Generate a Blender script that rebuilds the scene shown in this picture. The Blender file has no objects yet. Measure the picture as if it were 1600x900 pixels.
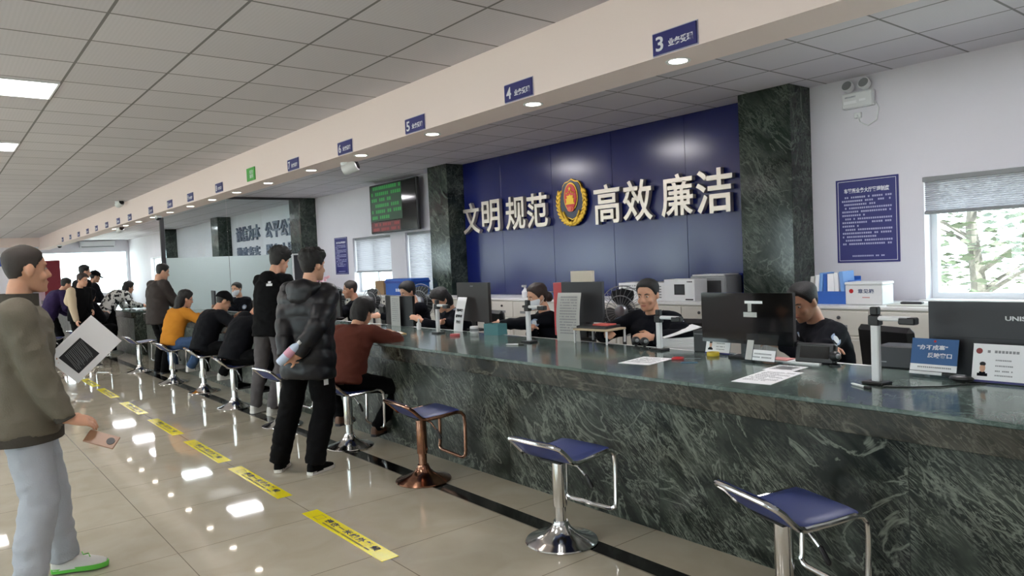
import bpy, math, random
from mathutils import Vector, Matrix, noise
R = math.radians
PI = math.pi
V = Vector
SC = bpy.context.scene
COL = SC.collection
random.seed(7)

# ------------------------------------------------------------------ camera, light, exposure
cam_d = bpy.data.cameras.new('camera')
cam_d.sensor_width = 36.0
cam_d.lens = 1144.76 / 1600 * 36.0
cam_d.clip_end = 300
cam = bpy.data.objects.new('camera', cam_d)
COL.objects.link(cam)
cr = V((0.77886021, -0.62560425, -0.0446777))
cu = V((0.05945081, 0.00272594, 0.99822751))
cf = V((0.62437358, 0.78013582, -0.03931581))
m = Matrix.Identity(4)
for i in range(3):
    m[i][0], m[i][1], m[i][2] = cr[i], cu[i], -cf[i]
m[0][3], m[1][3], m[2][3] = 0, 0, 1.55
cam.matrix_world = m
SC.camera = cam
SC.view_settings.view_transform = 'Standard'
SC.view_settings.look = 'None'
SC.view_settings.gamma = 1
SC.view_settings.use_curve_mapping = False
SC.view_settings.exposure = 0.26
SC.cycles.use_denoising = True
SC.cycles.max_bounces = 8
SC.cycles.sample_clamp_indirect = 6
SC.cycles.caustics_reflective = False
SC.cycles.caustics_refractive = False

SKY = 8.5          # overcast daylight
PANEL_E = 9.0      # hall ceiling panels
SPOT_E = 16.0      # bulkhead downlights
w = bpy.data.worlds.new('overcast_sky')
SC.world = w
w.use_nodes = True
bg = w.node_tree.nodes['Background']
bg.inputs[0].default_value = (0.92, 0.935, 1.0, 1)
bg.inputs[1].default_value = SKY
sun_d = bpy.data.lights.new('sun', 'SUN'); sun_d.energy = 30.0; sun_d.angle = R(3); sun_d.color = (1.0, .97, .92)  # added so the ground outside bounces light in through the right windows
sun = bpy.data.objects.new('sun', sun_d); COL.objects.link(sun)
sun.rotation_euler = V((0.25, 0.85, -1.0)).to_track_quat('-Z', 'Y').to_euler()

# ------------------------------------------------------------------ materials
def lin(c):
    return tuple(((x / 255) / 12.92 if x / 255 <= 0.04045 else ((x / 255 + 0.055) / 1.055) ** 2.4) for x in c)
MATS = {}
def mat(name, rgb, rough=0.5, metal=0.0, emit=None, es=0.0, spec=0.5, bump=0.0, bscale=80, vary=0.0, vscale=12, sss=0.0, coat=0.0):
    if name in MATS: return MATS[name]
    M = bpy.data.materials.new(name); M.use_nodes = True
    nt = M.node_tree; b = nt.nodes['Principled BSDF']
    c = (*lin(rgb), 1)
    b.inputs['Base Color'].default_value = c
    b.inputs['Roughness'].default_value = rough
    b.inputs['Metallic'].default_value = metal
    b.inputs['Specular IOR Level'].default_value = spec
    b.inputs['Coat Weight'].default_value = coat
    if sss:
        b.inputs['Subsurface Weight'].default_value = sss
        b.inputs['Subsurface Radius'].default_value = (0.012, 0.005, 0.003)
        b.inputs['Subsurface Scale'].default_value = 1.0
    if emit:
        b.inputs['Emission Color'].default_value = (*lin(emit), 1)
        b.inputs['Emission Strength'].default_value = es
    if bump or vary:
        tc = nt.nodes.new('ShaderNodeTexCoord')
        if vary:
            n = nt.nodes.new('ShaderNodeTexNoise'); n.inputs['Scale'].default_value = vscale; n.inputs['Detail'].default_value = 5
            nt.links.new(tc.outputs['Object'], n.inputs['Vector'])
            mx = nt.nodes.new('ShaderNodeMix'); mx.data_type = 'RGBA'; mx.blend_type = 'MULTIPLY'
            mr = nt.nodes.new('ShaderNodeMapRange'); mr.inputs[1].default_value = 0.3; mr.inputs[2].default_value = 0.7
            mr.inputs[3].default_value = 1 - vary; mr.inputs[4].default_value = 1 + vary
            nt.links.new(n.outputs[0], mr.inputs[0])
            mx.inputs[0].default_value = 1; mx.inputs[6].default_value = c
            nt.links.new(mr.outputs[0], mx.inputs[7]); nt.links.new(mx.outputs[2], b.inputs['Base Color'])
        if bump:
            n2 = nt.nodes.new('ShaderNodeTexNoise'); n2.inputs['Scale'].default_value = bscale; n2.inputs['Detail'].default_value = 4
            nt.links.new(tc.outputs['Object'], n2.inputs['Vector'])
            bp = nt.nodes.new('ShaderNodeBump'); bp.inputs['Strength'].default_value = bump; bp.inputs['Distance'].default_value = 0.01
            nt.links.new(n2.outputs[0], bp.inputs['Height']); nt.links.new(bp.outputs[0], b.inputs['Normal'])
    MATS[name] = M
    return M
def emis(name, rgb, s):
    return mat(name, rgb, 0.5, emit=rgb, es=s)

class NT:                       # tiny node helper
    def __init__(s, M): s.nt = M.node_tree; s.L = s.nt.links; s.b = s.nt.nodes['Principled BSDF']
    def n(s, t, **k):
        x = s.nt.nodes.new('ShaderNode' + t)
        for a, v in k.items(): setattr(x, a, v)
        return x
    def lk(s, a, b): s.L.new(a, b)
    def math(s, op, a, b=None, clamp=False):
        x = s.n('Math', operation=op, use_clamp=clamp)
        for i, v in enumerate((a, b)):
            if v is None: continue
            if isinstance(v, (int, float)): x.inputs[i].default_value = v
            else: s.lk(v, x.inputs[i])
        return x.outputs[0]
    def mix(s, f, a, b, bt='MIX'):
        x = s.n('Mix', data_type='RGBA', blend_type=bt)
        for i, v in ((0, f), (6, a), (7, b)):
            if isinstance(v, (int, float)): x.inputs[i].default_value = v
            elif isinstance(v, tuple): x.inputs[i].default_value = (*v, 1)[:4]
            else: s.lk(v, x.inputs[i])
        return x.outputs[2]
def grid_lines(N, coord, axis, off, pitch, wid):      # 1 on a line, 0 elsewhere
    sep = N.n('SeparateXYZ'); N.lk(coord, sep.inputs[0])
    a = N.math('SUBTRACT', sep.outputs[axis], off)
    a = N.math('DIVIDE', a, pitch)
    a = N.math('FRACT', a)
    a = N.math('SUBTRACT', a, 0.5); a = N.math('ABSOLUTE', a)
    return N.math('GREATER_THAN', a, 0.5 - wid / pitch / 2)

def marble(name, dark, mid, light, panel=1.33, rough=0.12, rot=(0, 0, 0), veins=1.0, scale=1.0):
    M = mat(name, dark, rough, spec=0.3)
    N = NT(M)
    tc = N.n('TexCoord'); co = tc.outputs['Object']
    sep = N.n('SeparateXYZ'); N.lk(co, sep.inputs[0])
    fl = N.math('FLOOR', N.math('DIVIDE', sep.outputs[1], panel))
    cmb = N.n('CombineXYZ'); N.lk(N.math('MULTIPLY', fl, 3.7), cmb.inputs[0]); N.lk(N.math('MULTIPLY', fl, 0.31), cmb.inputs[2])
    add = N.n('VectorMath', operation='ADD'); N.lk(co, add.inputs[0]); N.lk(cmb.outputs[0], add.inputs[1])
    mp = N.n('Mapping'); mp.inputs['Rotation'].default_value = rot; N.lk(add.outputs[0], mp.inputs[0])
    def noise_(sc, det, dist, stretch=(1, 1, 1), rough_=0.55):
        m2 = N.n('Mapping'); m2.inputs['Scale'].default_value = stretch; N.lk(mp.outputs[0], m2.inputs[0])
        x = N.n('TexNoise'); x.inputs['Scale'].default_value = sc * scale; x.inputs['Detail'].default_value = det
        x.inputs['Distortion'].default_value = dist; x.inputs['Roughness'].default_value = rough_
        N.lk(m2.outputs[0], x.inputs['Vector']); return x.outputs[0]
    def vein(f, k):
        a = N.math('ABSOLUTE', N.math('SUBTRACT', f, 0.5))
        return N.math('SUBTRACT', 1.0, N.math('MULTIPLY', a, k), clamp=True)
    cloud = noise_(1.6, 6, 0.6)
    cloud2 = noise_(4.5, 8, 1.2, (1, 0.6, 1.4))
    ramp = N.n('MapRange'); ramp.inputs[1].default_value = 0.38; ramp.inputs[2].default_value = 0.66; N.lk(cloud, ramp.inputs[0])
    base = N.mix(ramp.outputs[0], lin(dark), lin(mid))
    r2 = N.n('MapRange'); r2.inputs[1].default_value = 0.45; r2.inputs[2].default_value = 0.75; N.lk(cloud2, r2.inputs[0])
    base = N.mix(N.math('MULTIPLY', r2.outputs[0], 0.6), base, lin(tuple(int(a * .55 + b * .45) for a, b in zip(mid, light))))
    v1 = vein(noise_(15, 4, 1.1, (1, 0.22, 1.3)), 42)
    v2 = vein(noise_(34, 5, 1.0, (1, 0.24, 1.2)), 24)
    v3 = vein(noise_(2.2, 6, 1.6, (1, 0.6, 1)), 60)
    mask = N.n('MapRange'); mask.inputs[1].default_value = 0.36; mask.inputs[2].default_value = 0.62; N.lk(noise_(3, 4, 0), mask.inputs[0])
    vv = N.math('MULTIPLY', N.math('MAXIMUM', N.math('MULTIPLY', v1, 0.75), N.math('MULTIPLY', v2, 0.55)), mask.outputs[0])
    vv = N.math('MAXIMUM', vv, N.math('MULTIPLY', v3, 0.6))
    vv = N.math('MULTIPLY', vv, veins, clamp=True)
    colr = N.mix(vv, base, lin(light))
    seam = grid_lines(N, co, 1, 0, panel, 0.006)
    colr = N.mix(N.math('MULTIPLY', seam, 0.6), colr, (0.01, 0.012, 0.01))
    N.lk(colr, N.b.inputs['Base Color'])
    return M

M_wall = mat('white_wall_paint', (222, 219, 226), 0.7, vary=0.02, vscale=2)
M_bulk = mat('cream_bulkhead_paint', (243, 224, 219), 0.65)
M_under = mat('pale_soffit_paint', (214, 212, 206), 0.6)
def make_floor():
    M = mat('polished_beige_floor_tiles', (164, 156, 138), 0.035, spec=0.6)
    N = NT(M); tc = N.n('TexCoord'); co = tc.outputs['Object']
    lx = grid_lines(N, co, 0, 0.19, 0.82, 0.005); ly = grid_lines(N, co, 1, 0.233, 0.82, 0.005)
    ln = N.math('MAXIMUM', lx, ly)
    no = N.n('TexNoise'); no.inputs['Scale'].default_value = 3; no.inputs['Detail'].default_value = 8; no.inputs['Distortion'].default_value = 1.0; N.lk(co, no.inputs['Vector'])
    mr = N.n('MapRange'); mr.inputs[1].default_value = .3; mr.inputs[2].default_value = .7; N.lk(no.outputs[0], mr.inputs[0])
    c = N.mix(mr.outputs[0], lin((174, 165, 146)), lin((185, 177, 160)))
    c = N.mix(N.math('MULTIPLY', ln, 0.75), c, lin((88, 78, 66)))
    N.lk(c, N.b.inputs['Base Color'])
    return M
M_floor = make_floor()
def make_ceil():
    M = mat('mineral_ceiling_tiles', (214, 209, 214), 0.8, spec=0.3)
    N = NT(M); tc = N.n('TexCoord'); co = tc.outputs['Object']
    lx = grid_lines(N, co, 0, 0.907, 0.6, 0.018); ly = grid_lines(N, co, 1, 4.77 - 0.6 * 20, 0.596, 0.018)
    ln = N.math('MAXIMUM', lx, ly)
    sep = N.n('SeparateXYZ'); N.lk(co, sep.inputs[0])
    cx = N.math('FLOOR', N.math('DIVIDE', N.math('SUBTRACT', sep.outputs[0], .907), .6))
    cy = N.math('FLOOR', N.math('DIVIDE', N.math('SUBTRACT', sep.outputs[1], 4.77 - 12), .596))
    cb = N.n('CombineXYZ'); N.lk(cx, cb.inputs[0]); N.lk(cy, cb.inputs[1])
    wn = N.n('TexWhiteNoise'); N.lk(cb.outputs[0], wn.inputs['Vector'])
    c = N.mix(wn.outputs['Value'], lin((209, 204, 210)), lin((218, 213, 219)))
    # fine diagonal perforation of the tiles
    wv = N.n('TexWave'); wv.inputs['Scale'].default_value = 12; wv.inputs['Distortion'].default_value = 0.3; N.lk(co, wv.inputs['Vector'])
    c = N.mix(N.math('MULTIPLY', wv.outputs[0], 0.08), c, lin((150, 150, 152)))
    c = N.mix(N.math('MULTIPLY', ln, 0.8), c, lin((100, 98, 96)))
    N.lk(c, N.b.inputs['Base Color'])
    bp = N.n('Bump'); bp.inputs['Strength'].default_value = 0.4; bp.inputs['Distance'].default_value = 0.006; bp.invert = True
    N.lk(ln, bp.inputs['Height']); N.lk(bp.outputs[0], N.b.inputs['Normal'])
    return M
M_ceil = make_ceil()
M_marble = marble('dark_green_marble_counter', (10, 16, 13), (27, 34, 29), (146, 152, 140), 1.33, 0.3, (R(-42), 0, 0), 0.95)
M_marble_lip = marble('green_brown_marble_edge', (24, 25, 20), (50, 48, 40), (128, 124, 110), 1.9, 0.25, (R(-40), 0, R(10)), 0.7)
M_marble_top = marble('polished_marble_worktop', (66, 82, 78), (98, 114, 108), (160, 172, 166), 2.4, 0.12, (0, 0, R(70)), 0.5)
M_pillar = marble('green_marble_pillar', (18, 26, 23), (40, 50, 44), (128, 138, 128), 9.0, 0.12, (R(-50), R(20), 0), 0.7)
M_blue = mat('glossy_blue_panel', (19, 28, 88), 0.2, spec=0.6)
M_black_tile = mat('black_granite_strip', (18, 17, 17), 0.1, vary=0.4, vscale=90)
M_chrome = mat('chrome', (226, 226, 226), 0.12, 1.0)
M_chrome_brown = mat('rusty_tinted_chrome', (156, 116, 96), 0.16, 1.0, vary=0.25, vscale=20)
M_seat = mat('blue_vinyl', (46, 60, 118), 0.42)
M_black = mat('black_plastic', (24, 24, 26), 0.4)
M_gloss_black = mat('glossy_black_plastic', (10, 10, 12), 0.06, spec=0.6)
M_dgrey = mat('dark_grey_plastic', (46, 46, 50), 0.45)
M_grey = mat('mid_grey_plastic', (130, 132, 134), 0.5)
M_white = mat('white_plastic', (226, 227, 228), 0.4)
M_paper = mat('white_paper', (246, 246, 248), 0.8)
M_paper2 = mat('grey_printed_paper', (198, 198, 194), 0.8)
M_ink = mat('dark_ink', (40, 40, 44), 0.8)
M_navy = mat('navy_sign_board', (38, 38, 110), 0.45)
M_sw = mat('white_sign_letters', (232, 232, 238), 0.5)
M_steel = mat('brushed_steel_letters', (204, 194, 182), 0.36, 0.6)
M_steel_edge = M_steel
M_yel = mat('yellow_floor_tape', (226, 212, 30), 0.25)
M_gold = mat('gold_emblem', (206, 164, 54), 0.3, 0.6)
M_red = mat('red_enamel', (188, 28, 34), 0.35)
M_cab = mat('off_white_cabinet', (206, 204, 196), 0.5)
M_cab_top = mat('white_cabinet_top', (226, 226, 226), 0.35)
M_bluebox = mat('blue_box_plastic', (38, 92, 178), 0.4)
M_lightblue = mat('light_blue_folder', (120, 164, 222), 0.5)
M_metal = mat('grey_metal', (160, 162, 166), 0.3, 0.8)
M_frame = mat('white_window_frame', (226, 230, 234), 0.4)
M_card = mat('brown_cardboard', (160, 130, 96), 0.8)
M_skin = mat('skin', (214, 164, 136), 0.5, sss=0.12, vary=0.05, vscale=30)
M_skin2 = mat('tanned_skin', (198, 148, 120), 0.5, sss=0.12, vary=0.05, vscale=30)
M_hair = mat('black_hair', (18, 16, 16), 0.55, bump=0.5, bscale=220)
M_hairg = mat('greying_black_hair', (48, 40, 36), 0.6, bump=0.4, bscale=220)
M_hairb = mat('dark_brown_hair', (44, 26, 20), 0.5, bump=0.5, bscale=200)
M_eye = mat('eye_dark', (22, 16, 14), 0.2)
M_eyew = mat('eye_white', (226, 222, 216), 0.3)
M_lip = mat('lips', (168, 98, 88), 0.5)
M_mask = mat('white_face_mask', (226, 230, 236), 0.7)
M_police = mat('navy_uniform_cloth', (7, 9, 18), 0.8, spec=.15, bump=0.3, bscale=160)

def glass_mat(name, tint, rough=0.0, opacity=0.0, opcol=(200, 210, 210), spec=1.0):
    M = bpy.data.materials.new(name); M.use_nodes = True
    nt = M.node_tree; nt.nodes.clear()
    o = nt.nodes.new('ShaderNodeOutputMaterial')
    t = nt.nodes.new('ShaderNodeBsdfTransparent'); t.inputs[0].default_value = (*lin(tint), 1)
    g = nt.nodes.new('ShaderNodeBsdfGlossy'); g.inputs['Roughness'].default_value = rough
    ge = nt.nodes.new('ShaderNodeNewGeometry'); dp = nt.nodes.new('ShaderNodeVectorMath'); dp.operation = 'DOT_PRODUCT'
    nt.links.new(ge.outputs['Incoming'], dp.inputs[0]); nt.links.new(ge.outputs['Normal'], dp.inputs[1])
    def mth(op, a, b=None):
        x = nt.nodes.new('ShaderNodeMath'); x.operation = op
        for i_, v_ in enumerate((a, b)):
            if v_ is None: continue
            if isinstance(v_, (int, float)): x.inputs[i_].default_value = v_
            else: nt.links.new(v_, x.inputs[i_])
        return x.outputs[0]
    fr_ = mth('ADD', mth('MULTIPLY', mth('POWER', mth('SUBTRACT', 1.0, mth('ABSOLUTE', dp.outputs['Value'])), 5.0), 0.9), 0.035)
    mx = nt.nodes.new('ShaderNodeMixShader'); nt.links.new(fr_, mx.inputs[0])
    last = t.outputs[0]
    if opacity:
        d = nt.nodes.new('ShaderNodeBsdfDiffuse'); d.inputs[0].default_value = (*lin(opcol), 1)
        tl = nt.nodes.new('ShaderNodeBsdfTranslucent'); tl.inputs[0].default_value = (*lin(opcol), 1)
        m1 = nt.nodes.new('ShaderNodeMixShader'); m1.inputs[0].default_value = 0.5
        nt.links.new(d.outputs[0], m1.inputs[1]); nt.links.new(tl.outputs[0], m1.inputs[2])
        m2 = nt.nodes.new('ShaderNodeMixShader'); m2.inputs[0].default_value = opacity
        nt.links.new(t.outputs[0], m2.inputs[1]); nt.links.new(m1.outputs[0], m2.inputs[2]); last = m2.outputs[0]
    nt.links.new(last, mx.inputs[1]); nt.links.new(g.outputs[0], mx.inputs[2])
    nt.links.new(mx.outputs[0], o.inputs[0])
    MATS[name] = M
    return M
M_glass = glass_mat('clear_glass', (236, 246, 244))
M_glassp = glass_mat('partition_glass', (240, 247, 247))
M_frost = glass_mat('frosted_film_glass', (230, 240, 240), 0.25, 0.86, (222, 234, 234))
M_acryl = glass_mat('clear_acrylic', (226, 234, 238), 0.02)
M_blind = glass_mat('pleated_blind_fabric', (255, 255, 255), 0.6, 0.985, (182, 179, 187))

# ------------------------------------------------------------------ mesh builder
class MB:
    def __init__(s): s.v = []; s.f = []
    def _add(s, vs, fs, M=None):
        o = len(s.v)
        s.v += [(M @ V(p)) if M else V(p) for p in vs]
        s.f += [tuple(i + o for i in f) for f in fs]
        return s
    def box(s, x0, x1, y0, y1, z0, z1, b=0.0, M=None):
        if x0 > x1: x0, x1 = x1, x0
        if y0 > y1: y0, y1 = y1, y0
        if z0 > z1: z0, z1 = z1, z0
        if b <= 0:
            vs = [(x, y, z) for x in (x0, x1) for y in (y0, y1) for z in (z0, z1)]
            return s._add(vs, [(0, 1, 3, 2), (4, 6, 7, 5), (0, 4, 5, 1), (2, 3, 7, 6), (0, 2, 6, 4), (1, 5, 7, 3)], M)
        b = min(b, (x1 - x0) * .49, (y1 - y0) * .49, (z1 - z0) * .49)
        vs = []; idx = {}
        for i, (x, sx) in enumerate(((x0, 1), (x1, -1))):
            for j, (y, sy) in enumerate(((y0, 1), (y1, -1))):
                for k, (z, sz) in enumerate(((z0, 1), (z1, -1))):
                    for a in range(3):
                        p = [x + sx * b, y + sy * b, z + sz * b]
                        p[a] = (x, y, z)[a]
                        idx[(i, j, k, a)] = len(vs); vs.append(tuple(p))
        g = lambda *a: idx[a]
        fs = []
        for i in (0, 1):
            q = [g(i, 0, 0, 0), g(i, 0, 1, 0), g(i, 1, 1, 0), g(i, 1, 0, 0)]; fs.append(q if i == 0 else q[::-1])
            q = [g(0, i, 0, 1), g(1, i, 0, 1), g(1, i, 1, 1), g(0, i, 1, 1)]; fs.append(q if i == 0 else q[::-1])
            q = [g(0, 0, i, 2), g(0, 1, i, 2), g(1, 1, i, 2), g(1, 0, i, 2)]; fs.append(q if i == 0 else q[::-1])
        for j in (0, 1):
            for k in (0, 1):
                q = [g(0, j, k, 1), g(1, j, k, 1), g(1, j, k, 2), g(0, j, k, 2)]; fs.append(q if (j + k) % 2 else q[::-1])
                q = [g(j, 0, k, 0), g(j, 1, k, 0), g(j, 1, k, 2), g(j, 0, k, 2)]; fs.append(q[::-1] if (j + k) % 2 else q)
                q = [g(j, k, 0, 0), g(j, k, 1, 0), g(j, k, 1, 1), g(j, k, 0, 1)]; fs.append(q if (j + k) % 2 else q[::-1])
        for i in (0, 1):
            for j in (0, 1):
                for k in (0, 1):
                    q = [g(i, j, k, 0), g(i, j, k, 1), g(i, j, k, 2)]; fs.append(q if (i + j + k) % 2 == 0 else q[::-1])
        return s._add(vs, fs, M)
    def loft(s, rings, closed=False, caps=True, M=None):
        n = len(rings[0]); vs = [p for r in rings for p in r]; fs = []
        k = len(rings)
        for i in range(k if closed else k - 1):
            a, b = i * n, ((i + 1) % k) * n
            for j in range(n):
                fs.append((a + j, a + (j + 1) % n, b + (j + 1) % n, b + j))
        if caps and not closed:
            fs.append(tuple(range(n - 1, -1, -1))); fs.append(tuple((k - 1) * n + j for j in range(n)))
        return s._add(vs, fs, M)
    def tube(s, pts, r, n=10, caps=True, closed=False, M=None):
        pts = [V(p) for p in pts]; k = len(pts)
        rs = r if isinstance(r, (list, tuple)) else [r] * k
        rings = []; ref = None
        for i, p in enumerate(pts):
            a = pts[i - 1] if (i > 0 or closed) else p
            c = pts[(i + 1) % k] if (i < k - 1 or closed) else p
            t = (c - a); t = t.normalized() if t.length > 1e-9 else V((0, 0, 1))
            if ref is None:
                ref = t.orthogonal().normalized()
            else:
                ref = ref - t * ref.dot(t)
                ref = ref.normalized() if ref.length > 1e-6 else t.orthogonal().normalized()
            bi = t.cross(ref)
            rings.append([p + (ref * math.cos(q) + bi * math.sin(q)) * rs[i] for q in (2 * PI * j / n for j in range(n))])
        return s.loft(rings, closed, caps, M)
    def cap(s, p, q, r1, r2=None, n=12, M=None):      # tapered capsule
        p, q = V(p), V(q); r2 = r1 if r2 is None else r2
        d = (q - p); L = d.length
        t = d / L if L > 1e-6 else V((0, 0, 1))
        pts = []; rs = []
        for a in (-80, -50, -22, 0):
            pts.append(p + t * (r1 * math.sin(R(a)))); rs.append(r1 * math.cos(R(a)))
        for a in (0, 22, 50, 80):
            pts.append(q + t * (r2 * math.sin(R(a)) + 1e-5)); rs.append(r2 * math.cos(R(a)))
        return s.tube(pts, rs, n, True, False, M)
    def ell(s, c, r, n=14, k=9, M=None):
        c = V(c); rings = []
        for i in range(1, k):
            a = -PI / 2 + PI * i / k
            rings.append([c + V((r[0] * math.cos(a) * math.cos(q), r[1] * math.cos(a) * math.sin(q), r[2] * math.sin(a))) for q in (2 * PI * j / n for j in range(n))])
        return s.loft(rings, False, True, M)
    def lathe(s, prof, n=32, c=(0, 0, 0), M=None):    # (r, z) from bottom to top
        c = V(c)
        rings = [[c + V((max(r, 1e-4) * math.cos(q), max(r, 1e-4) * math.sin(q), z)) for q in (2 * PI * j / n for j in range(n))] for r, z in prof]
        return s.loft(rings, False, True, M)
    def prism(s, poly, h0, h1, M=None):               # polygon in local xy, extruded along z
        return s.loft([[V((x, y, h0)) for x, y in poly], [V((x, y, h1)) for x, y in poly]], False, True, M)
    def data(s, name, mt=None, ang=35):
        me = bpy.data.meshes.new(name)
        me.from_pydata([tuple(p) for p in s.v], [], s.f); me.validate(); me.update()
        if mt: me.materials.append(mt)
        for p in me.polygons: p.use_smooth = True
        me.set_sharp_from_angle(angle=R(ang))
        return me
    def build(s, name, mt, parent=None, loc=None, rz=None, rot=None, ang=35):
        import bmesh
        me = s.data(name, mt, ang)
        bm = bmesh.new(); bm.from_mesh(me); bmesh.ops.recalc_face_normals(bm, faces=bm.faces); bm.to_mesh(me); bm.free()
        o = bpy.data.objects.new(name, me); COL.objects.link(o)
        if parent: o.parent = parent
        if loc: o.location = loc
        if rz is not None: o.rotation_euler = (0, 0, rz)
        if rot is not None: o.rotation_euler = rot
        return o
def tag(o, label=None, cat=None, group=None, kind=None):
    if label: o['label'] = label
    if cat: o['category'] = cat
    if group: o['group'] = group
    if kind: o['kind'] = kind
    return o
def thing(name, label, cat, loc=(0, 0, 0), rz=0, group=None):
    o = bpy.data.objects.new(name, None); COL.objects.link(o)
    o.location = loc; o.rotation_euler = (0, 0, rz); o.empty_display_size = 0.1
    return tag(o, label, cat, group)
def struct(mb, name, mt, parent=None):
    o = mb.build(name, mt, parent)
    if parent is None: o['kind'] = 'structure'
    return o
def copy_tree(o, parent=None):
    c = o.copy(); COL.objects.link(c)
    if parent: c.parent = parent
    for ch in list(o.children): copy_tree(ch, c)
    return c
def frame(origin, right, up):
    r = V(right).normalized(); u = V(up).normalized(); n = r.cross(u)
    M_ = Matrix.Identity(4)
    for i in range(3): M_[i][0], M_[i][1], M_[i][2], M_[i][3] = r[i], u[i], n[i], origin[i]
    return M_
def WALL(y, z, x): return frame((x, y, z), (0, -1, 0), (0, 0, 1))     # faces -x: reads towards smaller y
def text(name, body, size, mt, parent=None, M=None, ext=0.001, bold=0.0, width=None, height=None, align='CENTER', spacing=1.0, line=1.0, name_local=True):
    c = bpy.data.curves.new('t', 'FONT'); c.body = body; c.size = size; c.offset = bold; c.extrude = ext
    c.align_x = align; c.align_y = 'CENTER'; c.space_character = spacing; c.space_line = line; c.resolution_u = 3
    t = bpy.data.objects.new('t', c); COL.objects.link(t)
    bpy.context.view_layer.update()
    me = bpy.data.meshes.new_from_object(t.evaluated_get(bpy.context.evaluated_depsgraph_get()))
    bpy.data.objects.remove(t); bpy.data.curves.remove(c)
    if len(me.vertices) == 0: return None
    xs = [v.co.x for v in me.vertices]; ys = [v.co.y for v in me.vertices]
    cx, cy = (min(xs) + max(xs)) / 2, (min(ys) + max(ys)) / 2
    sx = width / (max(xs) - min(xs)) if width else 1
    sy = height / (max(ys) - min(ys)) if height else (sx if width else 1)
    for v in me.vertices:
        v.co.x = (v.co.x - (cx if align == 'CENTER' else 0)) * sx; v.co.y = (v.co.y - cy) * sy
        if M: v.co = M @ v.co
    me.materials.clear(); me.materials.append(mt)
    me.name = name
    o = bpy.data.objects.new(name, me); COL.objects.link(o)
    if parent: o.parent = parent
    return o
def lines_bars(mb, M, x0, x1, y_top, pitch, n, h, rng, last=0.6):      # rows of illegible small print
    for i in range(n):
        y = y_top - i * pitch; x = x0 + (0.06 * (x1 - x0) if i % 3 == 0 else 0)
        end = x1 if (i + 1) % 3 else x0 + (x1 - x0) * rng.uniform(.3, .9)
        while x < end - h * 0.6:
            wd = rng.uniform(.75, .95) * h
            if rng.random() > .1: mb.box(x, x + wd, y, y + h, 0, .0006, 0, M)
            x += h * 1.18
    return mb

# ================================================================== SETTING
YN, YF, XL, XR, ZC = -2.5, 33.5, -4.4, 6.66, 3.05
struct(MB().box(XL - .2, XR + .2, YN, YF, -0.1, 0), 'floor', M_floor)
struct(MB().box(XL - .2, XR + .2, YN, YF, ZC, ZC + 0.1), 'ceiling', M_ceil)
struct(MB().box(2.655, 2.77, YN + .01, 30, -0.004, 0.0008), 'trim_1', M_black_tile)
def wall_x(name, x0, x1, holes, y0=YN, y1=YF):
    mb = MB(); y = y0
    for a, b, z0, z1 in sorted(holes):
        mb.box(x0, x1, y, a, 0, ZC); mb.box(x0, x1, a, b, 0, z0); mb.box(x0, x1, a, b, z1, ZC); y = b
    mb.box(x0, x1, y, y1, 0, ZC)
    return struct(mb, name, M_wall)
WIN_R = [(-1.9, 0.5, 1.05, 2.09), (1.15, 2.67, 1.05, 2.09), (9.98, 11.27, 1.02, 2.1), (11.8, 13.3, 1.02, 2.1), (27.9, 29.9, 1.1, 2.2)]  # first opening is an unseen window, added to brighten the service side ceiling
wall_x('wall_right', XR, XR + .24, WIN_R)
WIN_L = [(y, y + 2.6, 0.7, 2.3) for y in (-0.6, 3.6, 7.8, 12.4, 16.2, 20.2, 24.4)]
wall_x('wall_left', XL - .24, XL, WIN_L)
struct(MB().box(XL - .24, XR + .24, YN - .2, YN, 0, ZC), 'wall_near', M_wall)
fw = MB()
fw.box(XL - .24, 3.6, YF, YF + .2, 0, ZC); fw.box(6.58, XR + .24, YF, YF + .2, 0, ZC)
fw.box(3.6, 6.58, YF, YF + .2, 0, .9); fw.box(3.6, 6.58, YF, YF + .2, 2.6, ZC)
struct(fw, 'wall_far', M_wall)
struct(MB().box(3.247, 3.57, YN, 31.0, 2.632, ZC - .001), 'bulkhead', M_bulk)
struct(MB().box(XL, 3.247, 30.6, 31.0, 2.74, ZC - .001), 'trim_2', M_bulk)
struct(MB().box(XL, 2.9, 31.0, 31.2, 0, ZC - .001), 'wall_end', M_wall)
# windows
def window(n, y0, y1, z0, z1, x, inner, split=2):
    d = 1 if inner else -1                     # frame sits in the wall thickness
    mb = MB(); xf = x + d * .13; t = .05
    mb.box(xf, xf + d * .06, y0, y1, z0, z0 + t); mb.box(xf, xf + d * .06, y0, y1, z1 - t, z1)
    for k in range(split + 1):
        yy = y0 + (y1 - y0 - t) * k / split
        mb.box(xf, xf + d * .06, yy, yy + t, z0 + t, z1 - t)
    f = struct(mb, 'window_%d' % n, M_frame)
    MB().box(xf + d * .025, xf + d * .033, y0 + .01, y1 - .01, z0 + .01, z1 - .01).build('window_pane', M_glass, f)
    MB().box(x - d * .05, x + d * .13, y0 - .04, y1 + .04, z0 - .035, z0 - .001, .004).build('window_sill', M_cab_top if inner else M_frame, f)
    return f
wn_ = 0
for a in WIN_R: wn_ += 1; window(wn_, *a, XR, True)
for a in WIN_L: wn_ += 1; window(wn_, *a, XL, False, 3)
glow_window = struct(MB().box(3.6, 6.58, YF + .06, YF + .12, .9, .93).box(3.6, 6.58, YF + .06, YF + .12, 2.57, 2.6)
            .box(3.6, 3.63, YF + .06, YF + .12, .93, 2.57).box(6.55, 6.58, YF + .06, YF + .12, .93, 2.57), 'window_%d' % (wn_ + 1), M_frame)  # made-up window filling the end wall to give its white glow
MB().box(3.61, 6.57, YF + .08, YF + .09, .91, 2.59).build('window_pane', M_glass, glow_window)
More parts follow.
